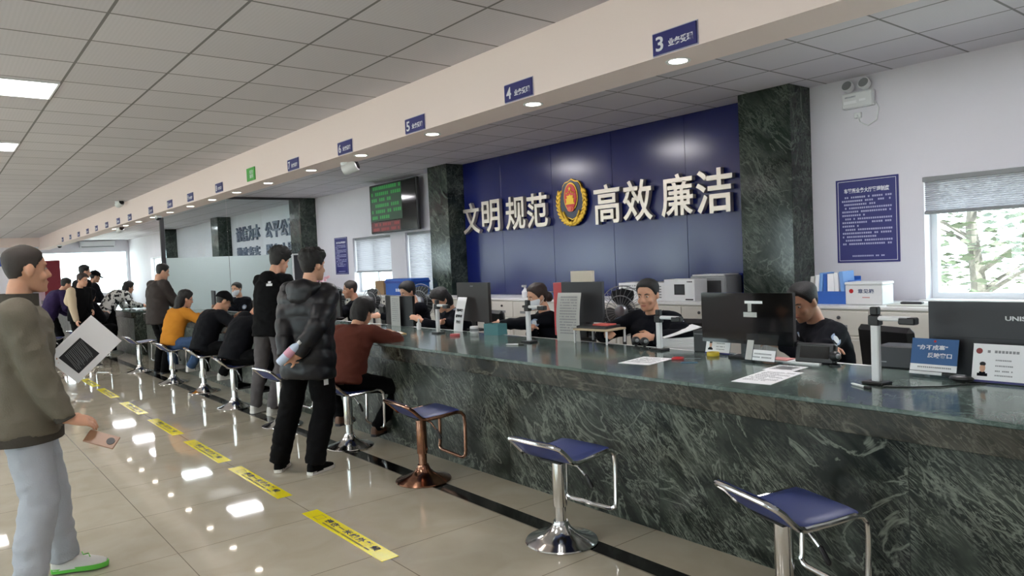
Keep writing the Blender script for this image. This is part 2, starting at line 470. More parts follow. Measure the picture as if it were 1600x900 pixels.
# pillars
for y0, y1 in ((3.665, 4.215), (9.345, 9.885), (14.96, 15.53), (20.55, 21.15), (26.1, 26.7)):
    struct(MB().box(6.3, XR - .001, y0, y1, 0, ZC - .001, .004), 'pillar', M_pillar)
# blue metal cladding with joints
bpan = MB()
for a, b in ((4.225, 5.1), (5.104, 6.2), (6.204, 7.3), (7.304, 8.4), (8.404, 9.335)):
    bpan.box(6.6, XR - .001, a, b, .02, ZC - .002, .002)
struct(bpan, 'wall_panel', M_blue)
# glass partition beyond the near counter
post = struct(MB().box(3.53, 3.6, 14.95, 15.01, 0, 2.63).box(3.6, 6.3, 14.96, 15.0, 0, .06).box(3.6, 6.3, 14.965, 14.995, 3.0, 3.05), 'trim_3', M_dgrey)
MB().box(3.6, 4.775, 14.975, 14.985, 1.862, 3.0).box(4.785, 6.28, 14.975, 14.985, 1.862, 3.0).build('clear_glass_pane', M_glassp, post)
MB().box(3.6, 4.775, 14.975, 14.985, .06, 1.862).box(4.785, 6.28, 14.975, 14.985, .06, 1.862).build('frosted_glass_pane', M_frost, post)

# ------------------------------------------------------------------ ceiling lights
M_panel = emis('lit_ceiling_panel', (255, 249, 246), PANEL_E)
M_panel_in = emis('lit_service_panel', (255, 252, 255), PANEL_E * 3.3)
M_spot = emis('lit_downlight', (255, 244, 228), SPOT_E)
def ceiling_light(x, y, label, group, lx=1.2, ly=.6, pm=None):
    t = thing('ceiling_light', label, 'ceiling light', (x, y, ZC), 0, group)
    mb = MB(); a, b = lx / 2, ly / 2
    mb.box(-a, a, -b, -b + .015, -.012, 0).box(-a, a, b - .015, b, -.012, 0).box(-a, -a + .015, -b + .015, b - .015, -.012, 0).box(a - .015, a, -b + .015, b - .015, -.012, 0)
    mb.build('frame', M_white, t)
    MB().box(-a + .015, a - .015, -b + .015, b - .015, -.009, -.002).build('diffuser', pm or M_panel, t)
    return t
for k, y in enumerate((0.9, 3.85, 6.83, 9.85, 12.8, 15.8, 18.8, 21.8, 24.8, 27.8)):
    lab = {2: 'nearest lit white panel light at the left edge of the ceiling', 3: 'second lit white panel light in the left ceiling row, behind the nearest'}.get(k, 'lit white panel light in the ceiling row over the hall floor')
    ceiling_light(.3, y, lab, 'panel lights over the hall')
    ceiling_light(-2.7, y, 'lit white panel light in the ceiling row near the left windows', 'panel lights over the left side of the hall')
for y in (2.3, 6.7, 8.95, 14.3, 17.65, 20.6, 22.6, 25.4, 29.0):
    ceiling_light(4.6, y, 'lit white panel light in the ceiling behind the bulkhead', 'panel lights over the service side', .6, .6, M_panel_in)
spot_proto = None
names = ['nearest', 'second', 'third', 'fourth', 'fifth', 'sixth', 'seventh', 'eighth', 'ninth', 'tenth', 'eleventh', 'twelfth', 'thirteenth', 'fourteenth', 'fifteenth', 'sixteenth', 'seventeenth', 'eighteenth']
for k, y in enumerate((2.66, 3.93, 5.24, 6.53, 7.72, 9.02, 10.2, 11.3, 12.45, 13.7, 14.9, 16.1, 17.3, 18.5)):
    lab = 'round lit downlight under the bulkhead, ' + names[k] + ' from the camera in its row'
    if spot_proto is None:
        spot_proto = thing('downlight', lab, 'downlight', (3.41, y, 2.632), 0, 'downlights under the bulkhead')
        MB().lathe([(.052, -.002), (.068, -.006), (.072, -.001), (.07, 0), (.05, 0)], 28).build('trim_ring', M_white, spot_proto)
        MB().lathe([(.0, -.0035), (.051, -.0035), (.051, -.001), (.0, -.001)], 28).build('lens', M_spot, spot_proto)
    else:
        o = copy_tree(spot_proto); o.location = (3.41, y, 2.632); o['label'] = lab

# ------------------------------------------------------------------ window number signs on the bulkhead
M_green = mat('green_sign_board', (72, 168, 66), 0.45)
sign_y = [(3, 2.547), (4, 3.883), (5, 5.238), (6, 6.53), (7, 7.803), (None, 9.131), (8, 10.4), (9, 11.8), (10, 13.0), (11, 14.31), (12, 16.04), (13, 17.14), (14, 18.38), (15, 19.63), (16, 20.84), (17, 22.19), (18, 23.6), (19, 25.06)]
for k, (num, y) in enumerate(sign_y):
    if num is None:
        s_ = thing('window_sign', 'green counter sign on the bulkhead between navy signs', 'sign', (3.246, y, 2.748), 0)
        MB().box(-.012, 0, -.14, .14, -.08, .08, .002).build('sign_board', M_green, s_)
        text('lettering', '综合\n服务', .045, M_sw, s_, WALL(-.03, 0, -.0125), .0006, width=.12, height=.1)
        continue
    lab = ('navy counter sign with the number %d on the cream bulkhead' % num) if num <= 7 else 'small navy counter sign on the bulkhead, %s beyond the green sign' % names[k - 5 - 1].replace('nearest', 'first')
    s_ = thing('window_sign', lab, 'sign', (3.246, y, 2.70), 0, 'counter number signs on the bulkhead')
    zz = 0 if num < 8 else .015
    MB().box(-.012, 0, -.148, .148, -.058 + zz, .058 + zz, .002).build('sign_board', M_navy, s_)
    MB().box(-.004, 0, -.154, .154, -.064 + zz, .064 + zz, .001).build('sign_edge', mat('pale_lilac_edge', (170, 168, 196), .5), s_)
    text('numeral', str(num), .08, M_sw, s_, WALL(.098, -.002 + zz, -.0125), .0006, .0015, width=.052 if num < 10 else .07, height=.08)
    text('lettering', '业务受理', .04, M_sw, s_, WALL(-.045, -.012 + zz, -.0125), .0006, .0012, width=.165, height=.042)

# ------------------------------------------------------------------ slogan on the blue wall
def slogan(chars):
    for ch, y0, y1, z0, z1, lab in chars:
        o = text('sign_letter', ch, .5, M_steel, None, frame((0, 0, 0), (0, -1, 0), (0, 0, 1)), .028, .008, width=abs(y0 - y1), height=z1 - z0)
        o.location = (6.57 - .012, (y0 + y1) / 2, (z0 + z1) / 2)
        tag(o, lab, 'letter', 'steel slogan characters on the blue wall')
Z0, Z1 = 1.96, 2.43
slogan([('文', 9.29, 8.86, Z0, Z1, 'brushed steel character 文 on the blue wall'), ('明', 8.80, 8.37, Z0, Z1, 'brushed steel character 明 on the blue wall'),
        ('规', 8.23, 7.80, Z0, Z1, 'brushed steel character 规 on the blue wall'), ('范', 7.76, 7.33, Z0, Z1, 'brushed steel character 范 on the blue wall'),
        ('高', 6.46, 6.03, 1.93, 2.41, 'brushed steel character 高 on the blue wall'), ('效', 5.98, 5.53, 1.93, 2.41, 'brushed steel character 效 on the blue wall'),
        ('廉', 5.40, 4.96, 1.94, 2.41, 'brushed steel character 廉 on the blue wall'), ('洁', 4.92, 4.46, 1.94, 2.41, 'brushed steel character 洁 on the blue wall')])
M_greylet = mat('grey_wall_letters', (108, 116, 136), 0.5)
def wall_text(s, ya, yb, z0, z1, where):
    n = len(s); wd = (ya - yb) / n
    for i, ch in enumerate(s):
        o = text('sign_letter', ch, .5, M_greylet, None, frame((0, 0, 0), (0, -1, 0), (0, 0, 1)), .02, .01, width=wd * .88, height=z1 - z0)
        o.location = (XR - .022, ya - wd * (i + .5), (z0 + z1) / 2)
        tag(o, 'grey wall character %s behind the glass partition, %s' % (ch, where), 'letter', 'grey slogan characters behind the glass')
wall_text('诚信为本', 20.1, 18.3, 2.33, 2.72, 'upper row')
wall_text('公平公正', 17.95, 16.0, 2.33, 2.72, 'upper row')
wall_text('勤政务实', 20.1, 18.35, 1.93, 2.18, 'lower row')
wall_text('服务人民', 17.95, 16.1, 1.93, 2.18, 'lower row')
# police badge emblem: dark blue shield, red ellipse with gate and star, gold wreath
def emblem(y, z, s):
    t = thing('police_emblem', 'gold, red and blue police badge between the slogan characters', 'emblem', (6.598, y, z))
    F = frame((0, 0, 0), (0, -1, 0), (0, 0, 1)) @ Matrix.Scale(s, 4)
    sh = [(-.0, .5), (.1, .455), (.2, .44), (.27, .37), (.29, .29), (.36, .22), (.385, .1), (.37, -.05), (.33, -.16), (.2, -.28), (0, -.36)]
    poly = [(-x, y_) for x, y_ in sh[::-1][:-1]] + sh
    MB().prism(poly, 0, .06, F).build('shield_rim', M_gold, t)
    MB().prism([(x * .93, y_ * .94 + .004) for x, y_ in poly], .05, .075, F).build('shield', mat('dark_blue_enamel', (30, 40, 62), .3), t)
    el = lambda a, b, cx=0, cy=0, n=36: [(cx + a * math.cos(2 * PI * i / n), cy + b * math.sin(2 * PI * i / n)) for i in range(n)]
    MB().prism(el(.205, .30, 0, .12), .06, .092, F).build('badge_rim', M_gold, t)
    rd = MB().prism(el(.178, .272, 0, .12), .085, .105, F).build('badge_field', M_red, t)
    g = MB()                                             # gate tower
    for x0, x1, y0, y1 in ((-.13, .13, -.03, .0), (-.11, .11, 0, .07), (-.13, .13, .07, .09), (-.085, .085, .09, .13), (-.1, .1, .13, .15), (-.02, .02, .15, .17)):
        g.box(x0, x1, y0, y1, .1, .118, 0, F)
    star = lambda r, cx, cy: [(cx + (r if i % 2 == 0 else r * .4) * math.sin(PI * i / 5), cy + (r if i % 2 == 0 else r * .4) * math.cos(PI * i / 5)) for i in range(10)]
    g.prism(star(.055, 0, .29), .1, .118, F)
    for a in (-.1, -.045, .045, .1): g.prism(star(.022, a, .235 - abs(a) * .35), .1, .118, F)
    g.build('badge_gate_and_stars', M_gold, t)
    MB().prism(el(.1, .055, 0, -.13), .085, .11, F).prism(el(.045, .045, 0, -.13), .1, .12, F).build('cog', mat('orange_red_enamel', (206, 84, 52), .35), t)
    wr = MB()                                            # wreath: leaf sprays up both sides
    for sd in (-1, 1):
        for i in range(11):
            a = R(-88 + i * 11.5) ; rx, ry = .40, .46
            cx, cy = sd * rx * math.cos(a), .02 + ry * math.sin(a)
            for off, ln in ((-.03, .14), (.035, .12)):
                M2 = F @ Matrix.Translation((cx + sd * off * .8, cy, .07)) @ Matrix.Rotation(sd * (a + R(-2)) + (R(off * 900) * sd if sd > 0 else R(-off * 900) * -1) + (0 if sd > 0 else 0), 4, 'Z')
                wr.ell((0, 0, 0), (.034, ln * .6, .03), 8, 5, M2)
    for sd in (-1, 1):
        for i in range(5):
            wr.ell((0, 0, 0), (.12 - i * .012, .028, .03), 8, 5, F @ Matrix.Translation((sd * (.1 + i * .03), -.40 + i * .045, .08)) @ Matrix.Rotation(sd * R(18 + 14 * i), 4, 'Z'))
    wr.ell((0, -.42, .08), (.05, .06, .045), 10, 6, F)
    wr.build('wreath', M_gold, t)
emblem(6.885, 2.24, .62)

# ------------------------------------------------------------------ posters
def poster(y0, y1, z0, z1, title, label, n, seed, foot=True):
    w_, h_ = y0 - y1, z1 - z0
    t = thing('wall_poster', label, 'poster', (XR - .001, (y0 + y1) / 2, (z0 + z1) / 2))
    MB().box(-.006, 0, -w_ / 2, w_ / 2, -h_ / 2, h_ / 2, .001).build('board', M_navy, t)
    F = WALL(0, 0, -.0065)
    b = MB(); a, c = w_ / 2 * .93, h_ / 2 * .955; e = .004
    b.box(-a, a, c - e, c, 0, .0006, 0, F).box(-a, a, -c, -c + e, 0, .0006, 0, F).box(-a, -a + e, -c, c, 0, .0006, 0, F).box(a - e, a, -c, c, 0, .0006, 0, F)
    b.build('border_line', M_sw, t)
    text('title', title, .05, M_sw, t, WALL(0, h_ * .36, -.0065), .0006, .0012, width=w_ * .72, height=.045 * h_ / .76)
    lb = lines_bars(MB(), F, -w_ * .4, w_ * .4, h_ * .27, h_ * .6 / n, n, h_ * .6 / n * .5, random.Random(seed))
    lines_bars(lb, F, -w_ * .28, w_ * .28, -h_ * .43, .1, 1, h_ * .018, random.Random(seed + 1))
    lb.build('printed_text', mat('poster_small_print', (176, 176, 210), .6), t)
poster(3.434, 2.872, 1.378, 2.14, '车管所业务大厅管理制度', 'navy notice poster with white text beside the right window', 14, 3)
poster(14.12, 13.54, 1.395, 2.146, '业务办理须知', 'narrow navy notice poster left of the far wall windows', 14, 5)

# ------------------------------------------------------------------ blinds
def blind(y0, y1, z0, z1, label, x=XR + .06, tilt=0.0):
    t = thing('window_blind', label, 'blind', (x, (y0 + y1) / 2, z1))
    h = z1 - z0; w_ = (y1 - y0) / 2; mb = MB(); n = int(h / .02)
    pts = []
    for i in range(2 * n + 1):
        pts.append(((-.012 if i % 2 else .012), -.04 - (h - .06) * i / (2 * n)))
    for i in range(len(pts) - 1):
        (xa, za), (xb, zb) = pts[i], pts[i + 1]
        mb._add([(xa, -w_, za), (xa, w_, za), (xb, w_, zb), (xb, -w_, zb)], [(0, 1, 2, 3)])
    mb.build('pleated_fabric', M_blind, t)
    MB().box(-.03, .03, -w_ - .01, w_ + .01, -.04, 0, .004).build('head_rail', M_grey, t)
    MB().box(-.022, .022, -w_, w_, -h, -h + .025, .004).build('bottom_rail', M_grey, t)
blind(1.17, 2.66, 1.77, 2.085, 'grey pleated blind half raised over the right window', XR + .0)
blind(11.82, 13.28, 1.42, 2.095, 'pale pleated blind half lowered over the far left window')
blind(10.0, 11.25, 1.06, 2.095, 'pale pleated blind fully lowered behind the marble pillar')

# ------------------------------------------------------------------ emergency light
def emergency(y, z):
    t = thing('emergency_light', 'white twin-headed emergency light on the right wall', 'emergency light', (XR - .001, y, z))
    MB().box(-.06, 0, -.14, .14, -.07, .07, .01).build('housing', M_white, t)
    for s in (-1, 1):
        h = MB().lathe([(.03, 0), (.045, .01), (.05, .05), (.05, .06), (.044, .066)], 24, (0, 0, 0), Matrix.Translation((-.03, s * .075, .11)) @ Matrix.Rotation(R(-70), 4, 'Y')).build('lamp_head', M_white, t)
        MB().lathe([(.0, .062), (.043, .066), (.0, .070)], 24, (0, 0, 0), Matrix.Translation((-.03, s * .075, .11)) @ Matrix.Rotation(R(-70), 4, 'Y')).build('reflector', M_grey, h)
    text('lettering', '消防应急照明灯', .025, M_greylet, t, WALL(.06, .03, -.061), .0005, width=.1)
    MB().box(-.062, -.058, .0, .12, -.03, -.005).box(-.062, -.058, -.08, -.02, -.02, .0).build('label_strip', mat('bright_label', (245, 246, 248), .4), t)
    MB().box(-.02, 0, -.015, .05, -.16, -.11, .004).build('wall_socket', M_white, t)
    MB().tube([(-.02, -.135, -.03), (-.015, -.17, -.1), (-.015, -.15, -.2), (-.015, -.07, -.24), (-.015, .0, -.2), (-.02, .02, -.13)], .006, 8).build('cable', M_white, t)
emergency(3.19, 2.84)

# ------------------------------------------------------------------ queue display
def queue_tv():
    t = thing('queue_display', 'black wall screen showing rows of green and red queue text', 'screen', (6.5, 11.33, 2.56))
    MB().box(-.03, .03, -.82, .82, -.44, .44, .008).box(.03, .158, -.2, .2, -.15, .15).build('casing', M_black, t)
    MB().box(-.033, -.03, -.80, .80, -.42, .42).build('screen', mat('dark_glossy_screen', (16, 18, 18), .08), t)
    rg = random.Random(4); F = WALL(0, 0, -.0335)
    gm = emis('green_led_text', (40, 140, 60), .28); rm = emis('red_led_text', (140, 44, 44), .22)
    back = MB().box(-.78, .33, -.22, .41, 0, .0005, 0, F).build('green_text_field', emis('green_led_field', (20, 60, 34), .2), t)
    b2 = MB().box(-.78, .25, -.41, -.24, 0, .0005, 0, F).build('red_text_field', emis('red_led_field', (84, 30, 32), .25), t)
    g = MB(); lines_bars(g, frame((-.0341, 0, 0), (0, -1, 0), (0, 0, 1)), -.74, .3, .34, .105, 6, .06, rg); g.build('green_text', gm, t)
    r = MB(); lines_bars(r, frame((-.0341, 0, 0), (0, -1, 0), (0, 0, 1)), -.72, .22, -.31, .085, 2, .05, rg); r.build('red_text', rm, t)
queue_tv()
# notice frame on the pillar beside the partition
nb = thing('notice_frame', 'white framed dark notice board at the pillar by the glass partition', 'notice board', (6.33, 14.93, 1.45))
MB().box(-.27, .27, -.015, .015, -.45, .42, .004).build('frame', M_white, nb)
MB().box(-.24, .24, -.018, -.0151, -.42, .39).build('panel', M_dgrey, nb)

# ------------------------------------------------------------------ surveillance cameras
def bullet_cam(loc, rz, label):
    t = thing('security_camera', label, 'security camera', loc, rz)
    MB().lathe([(.05, -.03), (.055, -.02), (.055, 0)], 20).build('mount', M_white, t)
    Mx = Matrix.Translation((.0, -.05, -.05)) @ Matrix.Rotation(R(72), 4, 'X')
    MB().lathe([(.0, -.09), (.05, -.085), (.062, -.05), (.064, .06), (.06, .075), (.05, .08)], 24, (0, 0, 0), Mx).build('body', M_white, t)
    MB().lathe([(.0, .082), (.03, .084), (.05, .08), (.052, .075)], 24, (0, 0, 0), Mx).build('lens', M_gloss_black, t)
def dome_cam(loc, label, r=.06):
    t = thing('security_camera', label, 'security camera', loc)
    MB().lathe([(r * .9, -.04), (r, -.03), (r, 0)], 20).build('mount', M_white, t)
    MB().lathe([(.0, -.04 - r * .8), (r * .5, -.04 - r * .7), (r * .8, -.04 - r * .4), (r * .85, -.038)], 20).build('dome', M_gloss_black, t)
bullet_cam((3.5, 7.05, 2.632), R(40), 'white bullet camera under the bulkhead between two downlights')
dome_cam((3.4, 14.5, 2.632), 'dark dome camera under the bulkhead above the glass post')
dome_cam((3.4, 27.0, 2.632), 'tiny dark dome camera under the far end of the bulkhead', .07)
bullet_cam((3.1, 16.3, 3.049), R(20), 'white bullet camera on the ceiling beside the bulkhead top')
bullet_cam((3.4, 18.0, 2.632), R(20), 'small pale camera under the bulkhead, beyond the glass post')

# ------------------------------------------------------------------ far end furniture
ac = thing('air_conditioner', 'white wall air conditioner high at the far end', 'air conditioner', (5.5, YF - .001, 2.93))
MB().box(-.62, .62, -.25, 0, -.17, .1, .03).build('body', M_white, ac)
MB().box(-.58, .58, -.255, -.2, -.165, -.12, .004).build('outlet_louver', M_grey, ac)
ban = thing('red_board', 'dark red board standing against the far wall', 'board', (3.88, 33.3, 0))
MB().box(-.28, .28, -.03, .03, .1, 2.3, .01).build('panel', mat('dark_red_cloth', (120, 24, 40), .7), ban)
MB().box(-.28, -.22, -.15, .15, 0, .1).box(.22, .28, -.15, .15, 0, .1).build('foot', M_dgrey, ban)
sg = thing('wall_sign', 'blue wall sign at the left edge of the photo on the far wall', 'sign', (1.95, 30.99, 2.25))
MB().box(-.55, .25, -.02, 0, -.16, .16, .004).build('sign_board', mat('bright_blue_sign', (34, 66, 150), .5), sg)
lines_bars(MB(), frame((-.15, -.0215, -.05), (1, 0, 0), (0, 0, 1)), -.3, .3, 0, 1, 1, .1, random.Random(1)).build('lettering', M_sw, sg)

# ================================================================== COUNTERS
ZT = 0.868
def counter(label, ya, yb, near_end):
    t = thing('service_counter', label, 'counter', (3.11, (ya + yb) / 2, 0))
    W = Matrix.Translation((-3.11, -(ya + yb) / 2, 0))
    o = MB().box(3.11, 3.16, ya, yb, 0, .735, .002).build('front_panel', M_marble, t, (-3.11, -(ya + yb) / 2, 0)); o.location = (0, 0, 0)
    bpy.data.objects.remove(o)
    def part(nm, mb, mt):
        p = mb.build(nm, mt, t); p.location = W.translation; return p
    part('front_panel', MB().box(3.11, 3.15, ya, yb, 0, .74, .002), M_marble)
    part('front_edge', MB().box(3.07, 3.15, ya, yb, .735, ZT - .02, .002), M_marble_lip)
    part('worktop', MB().box(3.066, 4.07, ya, yb, ZT - .02, ZT, .003), M_marble_top)
    part('back_ledge', MB().box(4.07, 4.13, ya, yb, ZT - .06, ZT - .004, .004), M_cab_top)
    part('end_panel', MB().box(3.15, 4.07, ya, ya + .04, 0, ZT - .02, .002).box(3.15, 4.07, yb - .04, yb, 0, ZT - .02, .002), M_marble)
    return t
counter('long green marble service counter with the officers behind it', -1.8, 14.6, False)
counter('far green marble counter with its end face showing beyond the standing man', 15.6, 29.5, True)

# ================================================================== BAR STOOLS
def make_stool(label, chrome=M_chrome):
    t = thing('bar_stool', label, 'stool', (0, 0, 0), 0, 'bar stools along the counter')
    MB().lathe([(.195, 0), (.2, .006), (.196, .012), (.15, .026), (.09, .048), (.055, .078), (.042, .105), (.04, .115), (.0, .115)], 40).build('base', chrome, t)
    p = MB().lathe([(.0, .11), (.03, .11), (.03, .2), (.0, .2)], 24).lathe([(.0, .195), (.037, .195), (.038, .2), (.038, .45), (.0, .45)], 24).build('column', chrome, t)
    MB().box(-.07, .09, -.08, .08, .448, .462, .004).build('mounting_plate', M_black, t)
    # frame: seat sides, upturned back, footrest loop
    hw = .185
    side = [(.245, .17), (.25, .2), (.255, .40), (.25, .455), (.225, .48), (.19, .487), (.06, .476), (-.05, .472), (-.085, .482), (-.115, .51), (-.15, .545), (-.18, .568)]
    path = [(x, -hw, z) for x, z in side] + [(-.197, -hw + .02, .58), (-.2, -hw + .05, .583), (-.2, hw - .05, .583), (-.197, hw - .02, .58)] + [(x, hw, z) for x, z in side[::-1]] + [(.242, hw - .02, .155), (.24, hw - .045, .15), (.24, -hw + .045, .15), (.242, -hw + .02, .155)]
    MB().tube(path, .0125, 10, closed=True).build('frame', chrome, t)
    prof = [(.215, .492), (.12, .485), (.03, .479), (-.05, .479), (-.082, .488), (-.112, .517), (-.148, .552), (-.185, .582)]
    mb = MB(); rings = []
    for j, y in enumerate((-.178, -.172, -.12, 0, .12, .172, .178)):
        e = (0.006, .014, .02, .021, .02, .014, .006)[j]
        top = [V((x, y, z + e * .6)) for x, z in prof]; bot = [V((x, y, z - e * .9)) for x, z in prof[::-1]]
        rings.append(top + bot)
    mb.loft(rings); mb.build('seat_pad', M_seat, t, ang=50)
    h = MB().tube([(.0, -.03, .445), (.02, -.12, .43), (.04, -.17, .37)], .006, 8).build('lever', chrome, t)
    MB().cap((.038, -.165, .38), (.05, -.19, .33), .011, .012, 10).build('lever_grip', M_black, h)
    return t
st0 = make_stool('empty bar stool nearest the camera, its base cut by the bottom edge')
stools = [(2.66, 1.63, -19, None), (2.632, 2.952, 4, 'empty chrome bar stool second from the camera'),
          (2.78, 5.806, -4, 'chrome bar stool under the woman in the brown sweater'),
          (2.70, 7.13, 5, 'chrome bar stool just behind the man in the puffer jacket'),
          (2.693, 8.527, -8, 'chrome bar stool under the bent man in black'), (2.771, 9.98, -6, 'chrome bar stool under the seated man in a cap'),
          (2.70, 11.224, 3, 'chrome bar stool under the woman in the mustard top'), (2.64, 12.986, 6, 'empty chrome bar stool by the standing man in the dark jacket'),
          (2.2, 14.7, 30, 'empty chrome bar stool right behind the white sheet of paper'), (1.66, 15.5, 60, 'empty chrome bar stool between the olive jacketed man and the far crowd'),
          (2.25, 15.7, 20, 'chrome bar stool under the seated person in a dark hood')]
for x, y, a, lab in stools:
    o = st0 if lab is None else copy_tree(st0)
    o.location = (x, y, 0); o.rotation_euler = (0, 0, R(a))
    if lab: o['label'] = lab
rs = make_stool('bar stool with a brown rusty column, third from the camera', M_chrome_brown)
rs.location = (2.701, 4.483, 0); rs.rotation_euler = (0, 0, R(-4))

# ================================================================== FLOOR STICKERS
for k, y in enumerate((4.05 - .12, 5.38, 6.66, 8.06, 9.52, 11.05, 12.4, 13.7)):
    lab = ('yellow floor sticker with black text nearest the camera' if k == 0 else 'yellow floor sticker, %s from the camera in the row' % names[k])
    s_ = thing('floor_sticker', lab, 'floor sticker', (1.828, y, 0), 0, 'yellow one metre line stickers')
    MB().box(-.052, .052, -.52, .52, .0002, .0022).build('tape', M_yel, s_)
    F = frame((0, 0, .0023), (0, -1, 0), (1, 0, 0))
    text('lettering', '请在一米线外等候', .05, M_ink, s_, frame((.012, -.04, .0023), (0, -1, 0), (1, 0, 0)), .0002, .0016, width=.66, height=.048, spacing=1.3)
    ic = MB().box(-.40, -.33, .028, .032, 0, .0004, 0, F).box(-.40, -.33, -.032, -.028, 0, .0004, 0, F).box(-.40, -.396, -.028, .028, 0, .0004, 0, F).box(-.334, -.33, -.028, .028, 0, .0004, 0, F)
    lines_bars(ic, F, -.30, .34, -.034, .02, 1, .012, random.Random(k))
    ic.build('pictogram', mat('faded_ink_on_yellow', (120, 112, 24), .6), s_)

# ================================================================== THINGS ON THE COUNTER
def scanner(x, y, rz, label, h=.29):
    t = thing('document_camera', label, 'document camera', (x, y, ZT), rz, 'document cameras on the counter')
    MB().box(-.045, .045, -.055, .055, 0, .014, .005).build('base', M_black, t)
    MB().box(-.014, .014, -.02, .02, .012, h, .005).build('column', M_white, t)
    hd = MB().box(-.022, .022, -.028, .028, h - .005, h + .045, .006).build('hinge', M_black, t)
    MB().box(-.017, .017, -.02, .02, h + .045, h + .085, .005).build('camera_head', M_black, hd)
    a = MB().box(-.02, .02, -.17, .02, h + .02, h + .042, .006).build('arm', M_white, t)
    MB().box(-.022, .022, -.20, -.12, h + .006, h + .04, .006).build('lamp', M_black, a)
scanner(3.561, 1.66, R(-6), 'white document camera on its pole by the blue desk sign')
scanner(3.98, 3.35, R(0), 'white document camera in front of the officer at the counter middle', .2)
scanner(3.802, 4.558, R(5), 'white document camera in front of the masked woman officer', .26)
scanner(3.824, 5.942, R(0), 'white document camera in front of the bowed dark haired officer', .24)

def monitor(x, y, rz, w_, h_, z0, label, mt, back=True, curved=0.0, brand=None, thick=.03):
    t = thing('monitor', label, 'monitor', (x, y, ZT), rz)     # screen faces local +x, back faces -x
    n = 14; out = []; inn = []
    for i in range(n + 1):
        s = -w_ / 2 + w_ * i / n
        cx = curved * (1 - (2 * s / w_) ** 2)
        out.append((-cx, s)); inn.append((-cx + thick, s))
    poly = out + inn[::-1]
    MB().prism(poly, z0, z0 + h_).build('casing', mt, t, ang=30)
    MB().box(thick, thick + .003, -w_ / 2 + .01, w_ / 2 - .01, z0 + .015, z0 + h_ - .01).build('screen', M_gloss_black, t)
    st = MB().box(.003, thick - .003, -.04, .04, .008, z0 + .05, .004).build('stand', M_black, t)
    MB().box(-.005, .12, -.13, .13, 0, .012, .005).build('base_plate', M_black, t)
    return t
a = monitor(4.0, 1.28, R(2), .62, .37, .0 + .002, 'large matt black monitor back with pale lettering at the right edge', M_dgrey)
text('lettering', 'UNIS', .04, M_white, a, frame((-.0008, -.07, .295), (0, -1, 0), (0, 0, 1)), .001, .001, width=.085, height=.022)
MB().box(-.003, 0, -.29, .29, .195, .199).box(-.003, 0, -.3, -.1, .175, .179).build('panel_seam', M_black, a)
b = monitor(3.93, 2.625, R(2), .63, .315, .095, 'glossy black monitor back with white labels in front of the right officer', M_gloss_black)
MB().box(-.002, 0, -.12, .0, .345, .362).build('label_strip', M_paper, b)
MB().box(-.002, 0, -.08, .01, .262, .292).box(-.002, 0, -.045, -.02, .295, .345).build('asset_label', M_paper2, b)
c = monitor(4.2, 4.34, R(8), .42, .33, .14, 'dark upright monitor behind the hanging grey document', M_dgrey)
d = monitor(4.17, 5.84, R(-4), .58, .38, .09, 'dark monitor with a white slip stuck on its back', mat('brown_black_plastic', (48, 44, 44), .45))
lines_bars(MB(), frame((-.0008, .0, .43), (0, -1, 0), (0, 0, 1)), -.035, .035, 0, 1, 1, .012, random.Random(1)).build('lettering', M_grey, d)
e = monitor(4.12, 7.19, R(0), .6, .33, .0, 'curved black monitor with a printed strip, behind the brown sweater', M_black, curved=.05)
f = monitor(4.2, 9.1, R(0), .5, .34, .03, 'black monitor between the puffer jacket and the brown haired officer', M_black)
g = monitor(4.1, 13.9, R(-10), .42, .26, .09, 'small dark monitor between the cap and the mustard top', M_dgrey)

def paper_on(parent_loc, label, w_, h_, rot, name='paper_sheet', grp=None, body=None, mt=M_paper):
    t = thing(name, label, 'paper', parent_loc, 0, grp)
    t.rotation_euler = rot
    MB().box(-w_ / 2, w_ / 2, -h_ / 2, h_ / 2, 0, .0012).build('sheet', mt, t)
    lb = lines_bars(MB(), Matrix.Translation((0, 0, .0012)), -w_ * .4, w_ * .4, h_ * .36, h_ * .72 / 12, 12, h_ * .025, random.Random(int(w_ * 1e4) + int(parent_loc[1] * 100)))
    lb.build('print', mat('grey_print', (150, 150, 154), .8), t)
    return t
# slip on monitor d (leans against it)
def standing_sheet(loc, rz, lean, w_, h_, label, big=None, rows=10, bend=.03, mt=M_paper):
    t = thing('paper_slip', label, 'paper', loc, rz)
    mb = MB(); n = 8; rings = []
    for i in range(n + 1):
        u = i / n; z = h_ * u; x = lean * u + bend * math.sin(PI * u)
        rings.append([V((x, w_ / 2, z)), V((x, -w_ / 2, z)), V((x + .0015, -w_ / 2, z)), V((x + .0015, w_ / 2, z))])
    mb.loft(rings); mb.build('sheet', mt, t, ang=80)
    slope = math.atan2(lean, h_)
    if big:
        for i, s in enumerate(big):
            u = .62 - .17 * i; xx = lean * u + bend * math.sin(PI * u) - .006
            text('lettering', s, .04, M_ink, t, frame((xx, 0, h_ * u), (0, -1, 0), (math.sin(slope), 0, math.cos(slope))), .0008, .002, width=w_ * (.72 if i < 2 else .45), height=h_ * .09)
    else:
        mb = MB()
        for i in range(rows):
            u = .9 - .8 * i / rows; xx = lean * u + bend * math.sin(PI * u) - .003
            lines_bars(mb, frame((xx, 0, h_ * u), (0, -1, 0), (math.sin(slope), 0, math.cos(slope))), -w_ * .38, w_ * .38, 0, .1, 1, h_ * .022, random.Random(i))
        mb.build('print', mat('grey_print', (150, 150, 154), .8), t)
    return t
standing_sheet((4.045, 5.93, ZT), R(-4), .07, .17, .33, 'white slip with three lines of black text leaning on a monitor', ['暂停业务', '请移步3号', '窗口'], bend=-.01)
